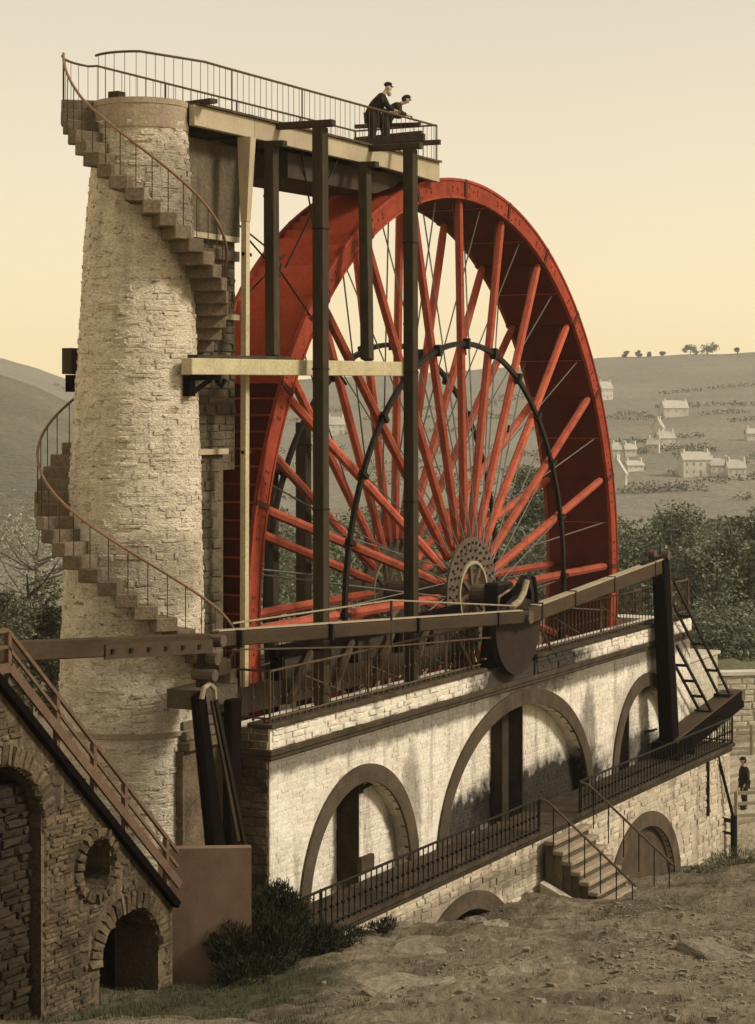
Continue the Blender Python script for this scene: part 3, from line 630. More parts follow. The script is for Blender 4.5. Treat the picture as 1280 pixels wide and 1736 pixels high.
# buckets: outer board open towards the top of the wheel on the tower side, floor running in to the sole
nb = 168; db = 2*PI/nb
b = MB(); q = []
for a, r in ((db*1.0, RO-.15), (db*.5, RO-.075), (0, RO)):
    q += [pol(r, a, .004), pol(r, a, YF-.004)]
b.add(q+[p*((p.length-.03)/p.length) if False else Vector((p.x, p.y, p.z))-Vector((p.x, 0, p.z)).normalized()*.03 for p in q], [(0, 1, 3, 2), (2, 3, 5, 4), (6, 8, 9, 7), (8, 10, 11, 9), (0, 6, 7, 1), (4, 5, 11, 10), (0, 2, 8, 6), (2, 4, 10, 8), (1, 7, 9, 3), (3, 9, 11, 5)])
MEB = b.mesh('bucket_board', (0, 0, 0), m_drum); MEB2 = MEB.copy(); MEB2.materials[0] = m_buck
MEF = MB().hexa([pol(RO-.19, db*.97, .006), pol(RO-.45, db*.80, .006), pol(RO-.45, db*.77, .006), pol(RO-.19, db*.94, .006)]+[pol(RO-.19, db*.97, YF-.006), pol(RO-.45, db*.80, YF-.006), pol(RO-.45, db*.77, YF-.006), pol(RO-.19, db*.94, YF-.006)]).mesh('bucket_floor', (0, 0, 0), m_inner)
MEL = MB().bar(pol(RO+.008, 0, .01), pol(RO+.008, 0, YF-.01), .05, .045).mesh('bucket_lip', (0, 0, 0), m_shroud)
for k in range(nb):
    a = db*k; low_side = math.sin(a) < .50  # buckets lower on the wheel take the darker red boards
    o = inst('bucket_board', MEB2 if low_side else MEB, WW, (0, 0, 0), rotY(a))
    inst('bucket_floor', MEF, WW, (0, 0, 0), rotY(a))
    if low_side and math.cos(a) < -.4: inst('bucket_lip', MEL, WW, (0, 0, 0), rotY(a))
# spokes, clamps and iron rings, near and far side
for side, y_h, y_r in ((0, -.02, .12), (1, YF+.02, YF-.12)):
    b = MB().tube([pol(1.40, 0, y_h), pol(2.2, 0, y_h), pol(RO-.9, 0, y_r), pol(RO-.62, 0, y_r), pol(RO-.5, 0, y_r)], [.10, .122, .118, .105, .06], 7)
    spun('spoke', b, m_red, 24, smooth=False)
    s = -1 if side == 0 else 1; yr = y_h+(y_r-y_h)*.57+s*.15
    spun('ring_segment', MB().ring(6.62, 6.75, yr-.05, yr+.05, .002, d15-.002, 5), m_iron, 24)
    spun('ring_clamp', MB().bar(pol(6.54, 0, yr), pol(6.83, 0, yr), .22, .12), m_iron, 24)
    yp = y_h+s*.25; y2 = yp-s*.06
    MB().ring(.86, 1.52, min(yp, y2), max(yp, y2), 0, 2*PI, 48, closed=True).build('hub_plate', m_rivet, WW)
    b = MB()
    for r, k, o in ((1.36, 36, 0), (1.16, 24, .1), (.97, 24, 0)):
        for i in range(k):
            p = pol(r, 2*PI*i/k+o, yp); b.box(p.x-.032, p.x+.032, p.y-.035, p.y+.035, p.z-.032, p.z+.032)
    tag(b.build('hub_bolts', m_iron, WW), kind='stuff')
    MB().ring(.80, .88, yp-.06, yp+.05, 0, 2*PI, 40, closed=True).build('hub_ring', m_brass, WW)
    spun('hub_arm', MB().bar(pol(.25, 0, yp+.0), pol(.82, 0, yp), .09, .12), m_rivet, 8, .2)
b = MB()
MB().tube([(0, -1.1, 0), (0, 3.4, 0)], .27, 16).build('axle', m_rivet, WW)
spun('brace_rod', MB().tube([pol(1.2, .15, -.3), pol(RO-.6, 0, YF-.15)], .022, 4), m_wire, 24, d15/2)
spun('brace_rod', MB().tube([pol(1.2, -.15, YF+.3), pol(RO-.6, 0, .15)], .022, 4), m_wire, 24, d15/2)
spun('brace_rod', MB().tube([pol(1.35, .1, -.2), pol(RO-.6, d15*1.5, .3)], .018, 4), m_wire, 24, d15/2)
spun('rod_buckle', MB().tube([pol(7.0, 0, .62*YF-.05), pol(7.3, 0, .66*YF-.05)], .035, 5), m_iron, 12, d15/2)

# ------------------------------------------------------------------ crank, bearing, rods and rockers
CR = thing('crank', (-.8, -2.1, -2), 'dark iron crank with half round counterweight hanging over the wall notch', 'crank')
PIN = Vector((-1.1, -2.1, -.43))
b = MB().prism([(-1.0+1.42*math.cos(a), -.52+1.42*math.sin(a)) for a in np.linspace(PI*.98, 2*PI*1.02, 24)]+[(.42, -.25), (-.9, .1), (-2.4, -.35)], -2.08, -1.92); b.build('counterweight', m_crank, CR)
P = [(-1.0, -.9), (-.6, -.2), (-.25, .35), (.1, .55), (.4, .40), (.45, 0), (.15, -.4), (-.4, -.85)]
MB().prism(P, -1.9, -1.66).build('arm', m_iron, CR)
MB().tube([(0, -1.9, 0), (0, -1.105, 0)], .24, 14).build('shaft', m_iron, CR)
MB().tube([PIN+Vector((0, -.32, 0)), PIN+Vector((0, .2, 0))], .13, 12).build('pin', m_rivet, CR)
MB().tube([(-1.7, -2.2, -.12), (-1.25, -2.2, -.02), (-.95, -2.2, .18), (-.75, -2.2, .48)], .085, 8).build('strap', m_brass, CR)
MB().tube([(-.72, -2.16, .52), (-.45, -2.16, .62), (-.2, -2.16, .5), (-.05, -2.16, .1), (0, -2.16, -.5)], .06, 8).build('strap', m_iron, CR)
BR = thing('bearing', (0, -1.0, -1.6), 'pale edged iron bearing stand under the axle on the wall', 'bearing')
MB().prism([(-.75, -1.6), (.75, -1.6), (.42, -.25), (-.42, -.25)], -1.25, -.85).build('pedestal', m_iron, BR)
MB().box(-.46, .46, -1.28, -.82, -.248, .34).build('bearing_block', m_iron, BR, bevel=.05)
for p in ([(-1.1, -1.5, -.95), (-.95, -1.5, .05), (.5, -1.5, .30)], [(.55, -1.5, .30), (.2, -1.55, .10), (0, -1.55, -.9)], [(-1.0, -1.5, .02), (.6, -1.4, .32), (1.2, -1.0, .35)]): MB().tube(p, .03, 6).build('guard_rail', m_brass, BR)
RL = thing('connecting_rod', (-8, -2.12, -.3), 'long brown timber rod from the crank leftwards past the tower', 'rod', 'timber rods driven by the crank')
MB().bar(PIN+Vector((-.1, -.16, 0)), (-15.7, -2.16, .44), .22, .29).build('rod', m_rod, RL, bevel=.02)
MB().bar(PIN+Vector((-.2, -.16, .19)), (-15.6, -2.16, .61), .16, .03).build('cap_strip', m_beam, RL)
for i, k in enumerate((.12, .42, .7, .95)):
    p = PIN.lerp(Vector((-15.7, -2.1, .44)), k)+Vector((0, -.16, 0)); MB().box(p.x-.04, p.x+.04, p.y-.13, p.y+.13, p.z-.17, p.z+.17).build('iron_band', m_iron, RL)
MB().tube([PIN+Vector((0, -.38, 0)), PIN+Vector((0, -.05, 0))], .17, 12).build('end_eye', m_rivet, RL)
MB().tube([(-1.6, -2.3, -.1), (-8.5, -2.3, .62), (-15.2, -2.3, .72)], .02, 5).build('truss_rod', m_brass, RL)
MB().tube([(-3.2, -2.3, -.75), (-8.5, -2.3, -.42), (-15.2, -2.3, .20)], .02, 5).build('truss_rod', m_rail, RL)
MB().tube([(-8.5, -2.3, -.42), (-8.5, -2.3, .62)], .03, 5).build('truss_strut', m_irong, RL)
RR = thing('connecting_rod', (5, -2.12, -.2), 'pale topped timber rod rising from the crank to the right rocker', 'rod', 'timber rods driven by the crank')
RP0, RP1 = PIN+Vector((.15, -.14, 0)), Vector((9.35, -2.24, .20))
MB().bar(RP0, RP1, .24, .40).build('rod', m_rod, RR, bevel=.02)
MB().bar(RP0+Vector((.6, 0, .235)), RP1+Vector((-.1, 0, .215)), .26, .03).build('cap_strip', m_beam, RR)
for k in (.08, .3, .58, .9): p = RP0.lerp(RP1, k); MB().box(p.x-.04, p.x+.04, p.y-.14, p.y+.14, p.z-.22, p.z+.24).build('iron_band', m_iron, RR)
b = MB()
for i in range(9): p = RP1.lerp(RP0, .03+i*.018); b.box(p.x-.05, p.x+.03, p.y-.06, p.y+.06, p.z+.22, p.z+.30)
tag(b.build('bolts', m_iron, RR), kind='stuff')
# right bell crank
BC = thing('bell_crank', (9.8, -2.2, -5.6), 'tall black timber rocker post with ladder like stays on the terrace', 'rocker')
MB().bar((9.95, -2.22, -5.55), (9.12, -2.22, .42), .46, .56, (1, 0, 0), .40, .50).build('post', m_black, BC, bevel=.03)
MB().bar((10.34, -2.22, -5.5), (9.46, -2.22, .40), .34, .10, (1, 0, 0)).build('post_plate', m_rod, BC)
for y in (-2.44, -2.0): MB().tube([(9.2, y-.04, .52), (9.2, y+.16, .52)], .15, 12).build('pivot_boss', m_rivet, BC)
MB().tube([(9.1, -2.22, .4), (9.1, -2.22, 1.05)], .02, 5).build('spike', m_iron, BC)
MB().bar((9.7, -2.22, -5.35), (15.9, -2.22, -4.60), .66, .44).build('arm', m_rod, BC, bevel=.03)
MB().bar((9.9, -2.58, -5.42), (16.0, -2.58, -4.66), .06, .55).build('arm_cheek', m_black, BC)
MB().tube([(15.95, -2.62, -4.55), (15.95, -2.1, -4.55)], .2, 10).build('end_boss', m_rivet, BC)
for (p0, p1) in (((9.75, 0, -.30), (15.1, 0, -4.42)), ((10.0, 0, -2.3), (13.2, 0, -4.70))):
    for y in (-2.42, -2.02): MB().bar((p0[0], y, p0[2]), (p1[0], y, p1[2]), .07, .07).build('stay', m_iron, BC)
    for k in (.3, .54, .78):
        q = Vector(p0).lerp(Vector(p1), k); MB().bar((q.x, -2.46, q.z), (q.x, -1.98, q.z), .08, .08).build('rung', m_iron, BC)
    MB().box(p1[0]-.22, p1[0]+.16, -2.5, -1.94, p1[2]-.10, p1[2]+.02).build('foot_plate', m_iron, BC)
for x in (9.2, 10.5): MB().box(x, x+.25, -2.75, -1.9, TD+.004, TD+.5).build('bearing_block', m_black, BC)
# left rocker: beam, two leaning posts
FR = thing('flat_rod', (-22, -2.2, .3), 'broad dark timber beam running left from the rod joint across the tower foot', 'rod', 'timber rods driven by the crank')
MB().bar((-16.0, -2.18, .42), (-30, -2.5, 1.52), .24, .34).build('beam', m_rod, FR, bevel=.02)
MB().bar((-16.0, -2.335, .36), (-19.6, -2.40, .62), .03, .26).build('fish_plate', m_irong, FR)
b = MB()
for i in range(6): q = Vector((-16.5, -2.35, .40)).lerp(Vector((-19.4, -2.41, .62)), i/5); b.box(q.x-.04, q.x+.04, q.y-.04, q.y+.0, q.z-.04, q.z+.04)
tag(b.build('bolts', m_iron, FR), kind='stuff')
LR = thing('rocker_posts', (-15.6, -2.1, -6), 'pair of black leaning timber posts hung below the rod joint by the tower', 'rocker')
MB().bar((-16.15, -2.1, -.55), (-15.2, -2.1, -5.2), .20, .36, (1, 0, 0), .26, .52).build('post', m_black, LR, bevel=.06)
MB().bar((-14.72, -2.0, -.85), (-14.80, -2.0, -5.2), .2, .40, (1, 0, 0)).build('post', m_black, LR, bevel=.03)
MB().bar((-15.88, -2.34, -.7), (-14.75, -2.34, -3.9), .05, .10, (1, 0, 0)).build('iron_stay', m_iron, LR)
MB().bar((-15.95, -2.30, -.7), (-15.0, -2.30, -3.6), .05, .09, (1, 0, 0)).build('iron_stay', m_irong, LR)
MB().tube([(-16.35, -2.32, -.62), (-16.3, -2.34, -.42), (-16.1, -2.34, -.36), (-15.9, -2.32, -.48), (-15.82, -2.3, -.75)], .05, 7).build('strap', m_brass, LR)
MB().bar((-15.95, -2.12, .5), (-16.05, -2.12, -.45), .16, .16, (1, 0, 0)).build('link', m_iron, LR)
for z, x in ((.44, -15.75), (.10, -15.95), (-.2, -16.05)): MB().tube([(x, -2.44, z), (x, -1.95, z)], .12, 10).build('joint_pin', m_rivet, LR)
MB().box(-15.55, -15.25, -2.2, -1.95, -.28, .05).build('joint_block', m_rod, LR)
MB().box(-15.5, -14.3, -1.8, -.95, -1.0, -.62).build('landing_block', m_pier, LR)
SL = thing('corner_landing', (-14.2, -.9, -7), 'dark stone corner landing at the foot of the winding stair', 'landing')
MB().box(-14.5, -12.99, -.66, .4, -7, -2.05).build('core', m_dark, SL)
for i in range(4): MB().box(-14.45+.04*i, -13.0, -.80+.1*i, .4, -2.045+i*.2, -1.86+i*.2).build('step', m_step, SL, bevel=.02)

# ------------------------------------------------------------------ arched stair wall at lower left
AW = thing('arched_stair_wall', (-23, -3.6, -6), 'dark rubble wall with brick arches and a round hole under the sloping stair', 'wall')
def wtop(x): return .61+(x+24.03)*-.9198 if x > -27 else .61+2.97*.9198
HOLE = (-21.50, -2.66, .42, .44)
BIG = (-24.05, 1.06, 1.12, -1.75); LOW = (-20.56, .84, .72, -4.35)
b = MB(); nx = 130; xs = [-29+(9.75*i/nx) for i in range(nx+1)]
def cut(x):
    """solid z-intervals of the face at x"""
    lo = -7.5; hi = wtop(x); holes = []
    for uc, a, h, zb in (BIG, LOW):
        if abs(x-uc) < a: holes.append((lo, zb+h*math.sqrt(1-((x-uc)/a)**2)))
    if abs(x-HOLE[0]) < HOLE[2]:
        q = HOLE[3]*math.sqrt(1-((x-HOLE[0])/HOLE[2])**2); holes.append((HOLE[1]-q, HOLE[1]+q))
    iv = [(lo, hi)]
    for h0, h1 in holes: iv = [p for a, c in iv for p in ((a, min(c, h0)), (max(a, h1), c)) if p[1]-p[0] > .001]
    return iv
for xa, xb in zip(xs, xs[1:]):
    for (a0, a1), (c0, c1) in zip(cut((xa+xb)/2), cut((xa+xb)/2)):
        b.add([(xa, -3.6, a0), (xb, -3.6, a0), (xb, -3.6, a1), (xa, -3.6, a1)], [(0, 1, 2, 3)])
b.build('wall_face', m_dark, AW, fix=False)
b = MB()
for uc, a, h, zb in (BIG, LOW):
    P = [(uc-a, -7.5)]+[(uc-a*math.cos(PI*i/20), zb+h*math.sin(PI*i/20)) for i in range(21)]+[(uc+a, -7.5)]
    for (x0, z0), (x1, z1) in zip(P, P[1:]): b.add([(x0, -3.6, z0), (x1, -3.6, z1), (x1, -2.7, z1), (x0, -2.7, z0)], [(0, 1, 2, 3)])
P = [(HOLE[0]+HOLE[2]*math.cos(2*PI*i/24), HOLE[1]+HOLE[3]*math.sin(2*PI*i/24)) for i in range(25)]
for (x0, z0), (x1, z1) in zip(P, P[1:]): b.add([(x0, -3.6, z0), (x1, -3.6, z1), (x1, -2.9, z1), (x0, -2.9, z0)], [(0, 1, 2, 3)])
b.build('reveal', m_dark, AW, fix=False)
b = MB()
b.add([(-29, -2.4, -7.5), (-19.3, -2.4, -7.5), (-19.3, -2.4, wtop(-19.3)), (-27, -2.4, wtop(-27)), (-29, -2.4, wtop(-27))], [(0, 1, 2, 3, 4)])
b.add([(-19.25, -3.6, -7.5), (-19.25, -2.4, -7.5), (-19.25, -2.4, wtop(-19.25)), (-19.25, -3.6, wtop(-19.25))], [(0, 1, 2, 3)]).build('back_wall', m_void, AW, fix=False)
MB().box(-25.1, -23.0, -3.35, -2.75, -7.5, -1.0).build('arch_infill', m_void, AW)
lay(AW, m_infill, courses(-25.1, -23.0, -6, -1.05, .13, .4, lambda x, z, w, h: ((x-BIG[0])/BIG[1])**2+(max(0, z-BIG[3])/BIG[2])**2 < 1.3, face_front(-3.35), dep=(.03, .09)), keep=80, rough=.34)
def solid(x, z, hw, hh):
    for dx in (-hw, hw):
        for dz in (-hh, hh):
            if z+dz > wtop(x+dx)-.1: return False
            for uc, a, h, zb in (BIG, LOW):
                A, Hh = a+.34, h+.34
                if abs(x+dx-uc) < A and (z+dz < zb and abs(x+dx-uc) < a or z+dz >= zb and ((x+dx-uc)/A)**2+((z+dz-zb)/Hh)**2 < 1): return False
            if ((x+dx-HOLE[0])/(HOLE[2]+.2))**2+((z+dz-HOLE[1])/(HOLE[3]+.2))**2 < 1: return False
    return True
lay(AW, m_dark, courses(-27.5, -19.3, -6.2, 2.6, .078, .27, solid, face_front(-3.6), jit=.6, dep=(.012, .05)), keep=300, rough=.34)
ms = stone_meshes(m_dark, .2)
for uc, a, h, zb, a0, a1, n, ln in ((*BIG, 0, PI, 26, .34), (*LOW, 0, PI, 20, .33), (HOLE[0], HOLE[2], HOLE[3], HOLE[1], 0, 2*PI, 22, .2)):
    for i in range(n):
        a_ = a0+(a1-a0)*(i+.5)/n; c = Vector((uc+(a+ln/2)*math.cos(a_), -3.6, zb+(h+ln/2)*math.sin(a_))); rad = Vector((math.cos(a_), 0, math.sin(a_))); tg = Vector((math.sin(a_), 0, -math.cos(a_)))
        w = (a1-a0)*(a+ln*.5)/n*.86
        inst('voussoir', ms[i % 8], AW, c, Matrix((tg*w, rad*ln*random.uniform(.9, 1.02), NY*random.uniform(.05, .09))).transposed())
MB().bar((-27, -3.66, wtop(-27)+.02), (-19.22, -3.66, wtop(-19.22)+.02), .16, .12).build('stringer', m_black, AW)
HS_ = thing('hill_stair', (-22, -3, -4), 'worn stone stair with a rusty railing going down to the right', 'stairs')
for i in range(26):
    x = -27+.3*i; z = wtop(x+.3)+.02
    MB().box(x, x+.34, -3.5, -2.45, z-.25, z+.14+random.uniform(-.02, .02)).build('step', m_dark, HS_, bevel=.03)
SR = thing('stair_railing', (-21.5, -3.62, -3), 'rusty brown railing with square posts along the sloping stair', 'railing')
for x in (-26.1, -24.9, -23.86, -22.62, -21.62, -20.73, -19.48): MB().bar((x, -3.62, wtop(x)-.02), (x, -3.62, wtop(x)+1.0), .085, .085, (1, 0, 0)).build('post', m_copper, SR)
for dz, w, h, n in ((1.0, .06, .06, 'top_rail'), (.74, .045, .05, 'mid_rail'), (.42, .05, .15, 'board')):
    MB().bar((-23.9, -3.64-.05*(n == 'board'), wtop(-23.9)+dz), (-19.15, -3.64-.05*(n == 'board'), wtop(-19.15)+dz), w, h).build(n, m_copper, SR)
    MB().bar((-27.4, -3.66, wtop(-23.9)+dz+.02), (-23.91, -3.64-.05*(n == 'board'), wtop(-23.9)+dz), w, h).build(n, m_copper, SR)
MB().bar((-21.4, -2.4, -1.35), (-20.3, -2.45, -1.55), .1, .1).build('cross_bar', m_iron, SR)
GP = thing('gate_post', wv(-6.05, 32.5, -5.2), 'short stone gate post with flat cap in the bottom left corner', 'post')
q = wv(-6.05, 32.5, 0)
MB().box(q.x-.2, q.x+.2, q.y-.2, q.y+.2, -5.6, -4.17).build('shaft', m_pier, GP, bevel=.03)
MB().box(q.x-.26, q.x+.26, q.y-.26, q.y+.26, -4.168, -4.06).build('cap', m_cap, GP, bevel=.03)
PN = thing('brown_screen', (-18.1, -4.0, -5.2), 'plain brown upright sheet standing at the tower foot left of the bush', 'screen')
p0, p1 = Vector((-18.85, -3.02, 0)), Vector((-17.98, -4.45, 0)); dn = Vector((.82, .57, 0))*.25
MB().hexa([p0+Vector((0, 0, -5.6)), p1+Vector((0, 0, -5.6)), p1+dn+Vector((0, 0, -5.6)), p0+dn+Vector((0, 0, -5.6)), p0+Vector((0, 0, -2.95)), p1+Vector((0, 0, -2.95)), p1+dn+Vector((0, 0, -2.95)), p0+dn+Vector((0, 0, -2.95))]).build('frame', m_panel, PN)

# ------------------------------------------------------------------ people
def person(name_label, base, yaw, pose, mats, sc=1.0, extra=None):
    """pose: joints in metres, +x forward, +y left; one skinned body, clothes as children"""
    t = thing('person', base, name_label, 'person'); Rz = Matrix.Rotation(yaw, 3, 'Z')
    P = lambda p: Vector(base)+Rz @ (Vector(p)*sc)
    def skin(name, joints, edges, mat, root):
        ks = list(joints); me = bpy.data.meshes.new(name)
        me.from_pydata([tuple(P(joints[k][0])-Vector(base)) for k in ks], [(ks.index(a), ks.index(c)) for a, c in edges], [])
        me.materials.append(mat); o = link(name, me, None, t, base); o.modifiers.new('skin', 'SKIN'); me.skin_vertices or None
        if not me.skin_vertices:
            bm = bmesh.new(); bm.from_mesh(me); bm.verts.layers.skin.verify(); bm.to_mesh(me); bm.free()
        for i, k in enumerate(ks):
            r = joints[k][1]*sc; s = me.skin_vertices[0].data[i]; s.radius = (r, r) if not isinstance(joints[k][1], tuple) else (joints[k][1][0]*sc, joints[k][1][1]*sc); s.use_root = (k == root)
        o.modifiers.new('sub', 'SUBSURF').levels = 1; o.modifiers['sub'].render_levels = 2
        return o
    J = pose
    body = {k: (J[k], r) for k, r in dict(pel=.10, chest=.12, neck=.052, chin=.06, head=.088, crown=.07, lsh=.05, lel=.038, lwr=.026, lpa=.034, rsh=.05, rel=.038, rwr=.026, rpa=.034, lhip=.075, lkn=.052, lan=.038, lto=.035, rhip=.075, rkn=.052, ran=.038, rto=.035).items()}
    E = [('pel', 'chest'), ('chest', 'neck'), ('neck', 'chin'), ('chin', 'head'), ('head', 'crown'), ('chest', 'lsh'), ('lsh', 'lel'), ('lel', 'lwr'), ('lwr', 'lpa'), ('chest', 'rsh'), ('rsh', 'rel'), ('rel', 'rwr'), ('rwr', 'rpa'),
         ('pel', 'lhip'), ('lhip', 'lkn'), ('lkn', 'lan'), ('lan', 'lto'), ('pel', 'rhip'), ('rhip', 'rkn'), ('rkn', 'ran'), ('ran', 'rto')]
    hd = (Vector(J['crown'])-Vector(J['chin'])).normalized(); fw = Vector(pose['face']).normalized(); sd = hd.cross(fw).normalized()
    hc = Vector(J['head'])
    for k, off, r in (('nose', fw*.105-hd*.02, .016), ('earl', sd*.095-hd*.01, .018), ('earr', sd*-.095-hd*.01, .018)):
        body[k] = (hc+off, r); E.append(('head', k))
    skin('body', body, E, m_skin, 'pel')
    for h, o in (('lpa', 'lwr'), ('rpa', 'rwr')):
        d = (Vector(J[h])-Vector(J[o])).normalized(); s = d.cross(Vector((0, 0, 1))).normalized(); dn = Vector((0, 0, -1)); b = MB(); c = Vector(J[h])
        for i, ln in enumerate((.065, .078, .074, .058)):
            q = c+d*.03+s*(.024-.016*i); b.tube([P(q), P(q+d*ln*.5+dn*.008), P(q+d*ln*.8+dn*.035)], [.009*sc, .0085*sc, .007*sc], 5)
        b.tube([P(c+s*.02), P(c+s*.05+d*.03), P(c+s*.045+d*.055+dn*.02)], [.011*sc, .0095*sc, .008*sc], 5); b.build('fingers', m_skin, t)
    jk = {k: (J[k], r) for k, r in dict(pel=.20, chest=.215, col=.10, lsh=.10, lel=.078, lcu=.056, rsh=.10, rel=.078, rcu=.056, tail=.20).items() if k in J}
    skin('jacket', jk, [('tail', 'pel'), ('pel', 'chest'), ('chest', 'col'), ('chest', 'lsh'), ('lsh', 'lel'), ('lel', 'lcu'), ('chest', 'rsh'), ('rsh', 'rel'), ('rel', 'rcu')], mats[0], 'chest')
    tr = {k: (J[k], r) for k, r in dict(pel=.16, lhip=.13, lkn=.10, lan=.085, rhip=.13, rkn=.10, ran=.085).items()}
    skin('trousers', tr, [('pel', 'lhip'), ('lhip', 'lkn'), ('lkn', 'lan'), ('pel', 'rhip'), ('rhip', 'rkn'), ('rkn', 'ran')], mats[1], 'pel')
    for f in ('l', 'r'):
        a = Vector(J[f+'an']); q = Vector(J[f+'to']); b = MB(); b.sphere(P((a+q)/2+Vector((0, 0, -.01))), (.12*sc, .12*sc, .05*sc), 8, 5); b.build('shoe', m_cloth, t)
    cap = MB(); cc = hc+hd*.075+fw*-.005; cap.sphere(P(cc), (.108*sc, .108*sc, .07*sc), 10, 6); q = cc+fw*.10-hd*.01
    cap.sphere(P(q), (.06*sc, .06*sc, .018*sc), 8, 4); cap.build('cap', m_cloth, t, smooth=True)
    for s in (-1, 1): MB().sphere(P(hc+fw*.085+sd*s*.034+hd*.008), .012*sc, 6, 4).build('eye', m_cloth, t)
    if extra == 'beard': MB().sphere(P(hc+fw*.055-hd*.11), (.065*sc, .065*sc, .085*sc), 8, 6).build('beard', m_hair, t, smooth=True)
    else: MB().sphere(P(hc-fw*.035-hd*.0), (.095*sc, .095*sc, .10*sc), 8, 6).build('hair', m_cloth2, t, smooth=True)
    MB().sphere(P(Vector(J['col'])+fw*.07-Vector((0, 0, .05))), .035*sc, 6, 4).build('collar', m_shirt, t)
    return t
lean = dict(pel=(0, 0, .90), tail=(-.03, 0, .78), chest=(.22, 0, 1.27), col=(.30, 0, 1.42), neck=(.33, 0, 1.47), chin=(.40, 0, 1.53), head=(.42, 0, 1.60), crown=(.42, 0, 1.68), face=(.9, 0, -.45),
    lsh=(.24, .19, 1.33), lel=(.34, .26, 1.06), lcu=(.52, .16, 1.02), lwr=(.56, .14, 1.01), lpa=(.63, .10, 1.0), rsh=(.24, -.19, 1.33), rel=(.36, -.26, 1.08), rcu=(.54, -.15, 1.03), rwr=(.58, -.12, 1.02), rpa=(.65, -.08, 1.01),
    lhip=(0, .10, .86), lkn=(.04, .12, .48), lan=(-.02, .13, .09), lto=(.12, .15, .04), rhip=(0, -.10, .86), rkn=(.02, -.14, .48), ran=(-.10, -.16, .09), rto=(.04, -.19, .04))
ya = math.atan2(-.75, .66)
person('bearded man in dark suit and cap leaning over the gallery rail', (-4.62, .30, 11.345), ya, lean, (m_cloth, m_cloth), 1.0, 'beard')
l2 = {k: Vector(v) for k, v in lean.items()}
for k, dx, dz in (('chest', .04, -.08), ('col', .08, -.13), ('neck', .09, -.14), ('chin', .13, -.16), ('head', .15, -.17), ('crown', .17, -.16), ('lsh', .04, -.08), ('rsh', .04, -.08), ('lel', 0, -.03), ('rel', 0, -.03)): l2[k] += Vector((dx, 0, dz))
l2['face'] = Vector((.8, 0, -.6))
person('clean shaven man in brown suit leaning further over the gallery rail', (-3.85, .34, 11.345), ya, l2, (m_cloth2, m_cloth2), .98)
for i, (a, c, h) in enumerate((((-3.55, 1.35, 11.80), (-3.5, -.55, 11.86), .16), ((-3.55, 1.35, 12.16), (-3.5, -.5, 12.10), .10), ((-4.75, .2, 11.46), (-4.6, -1.6, 11.46), .12), ((-5.7, .6, 11.42), (-5.75, -1.75, 11.44), .16))): MB().bar(a, c, .1, h).build('rail_board', m_plank, V)
stand = dict(pel=(0, 0, .92), tail=(-.02, 0, .78), chest=(.02, 0, 1.28), col=(.03, 0, 1.45), neck=(.03, 0, 1.50), chin=(.05, 0, 1.57), head=(.05, 0, 1.64), crown=(.05, 0, 1.72), face=(1, 0, -.15),
    lsh=(.0, .19, 1.38), lel=(-.04, .25, 1.10), lcu=(.06, .24, .88), lwr=(.08, .24, .85), lpa=(.11, .24, .78), rsh=(.0, -.19, 1.38), rel=(-.04, -.25, 1.10), rcu=(.06, -.24, .88), rwr=(.08, -.24, .85), rpa=(.11, -.24, .78),
    lhip=(0, .10, .88), lkn=(.03, .11, .48), lan=(0, .12, .09), lto=(.14, .14, .04), rhip=(0, -.10, .88), rkn=(.0, -.11, .48), ran=(-.06, -.12, .09), rto=(.08, -.14, .04))
pp = wv(12.48, 69.2, 0); pz = ground_z(pp.x, pp.y)
person('man in dark jacket standing by the yard fence at the right edge', (pp.x, pp.y, pz), 2.2, stand, (m_cloth, m_cloth2), 1.0)

# ------------------------------------------------------------------ right yard: block, field wall, fences
BK = thing('stone_block', (15.5, 0, -9), 'grey rendered buttress block beyond the right end of the wall', 'block')
MB().box(13.02, 17.5, -1.2, 3.0, -9.5, -3.42).build('body', m_block, BK, bevel=.03)
MB().box(13.02, 17.6, -1.28, 3.1, -3.417, -3.30).build('coping', m_block, BK, bevel=.02)
lay(BK, m_block, courses(13.1, 17.45, -8, -3.45, .22, .5, lambda *a: True, face_front(-1.2), dep=(.008, .025)), keep=60, rough=.14)
FW = thing('field_wall', (28, 2, -8), 'long low drystone wall across the yard at the right edge', 'wall')
w0, w1 = wv(8, 79, 0), wv(34, 84, 0); d = (w1-w0).normalized(); nn = Vector((d.y, -d.x, 0)); nn = nn if nn.dot(Vector((CU, CV, 0))-w0) > 0 else -nn
wl = (w1-w0).length; b = MB()
MB().hexa([w0+Vector((0, 0, -9)), w1+Vector((0, 0, -9)), w1-nn*.6+Vector((0, 0, -9)), w0-nn*.6+Vector((0, 0, -9)), w0+Vector((0, 0, -5.55)), w1+Vector((0, 0, -5.7)), w1-nn*.5+Vector((0, 0, -5.7)), w0-nn*.5+Vector((0, 0, -5.55))]).build('core', m_lower, FW)
lay(FW, m_block, courses(.1, wl, -8.4, -5.6, .24, .6, lambda *a: True, lambda x, z, w, h, dd: (w0+d*x+Vector((0, 0, z)), d, nn, w, h, dd), dep=(.03, .08)), keep=140, rough=.24)
MB().bar(w0-nn*.25+Vector((0, 0, -5.46)), w1-nn*.25+Vector((0, 0, -5.6)), .72, .14).build('coping', m_house, FW)
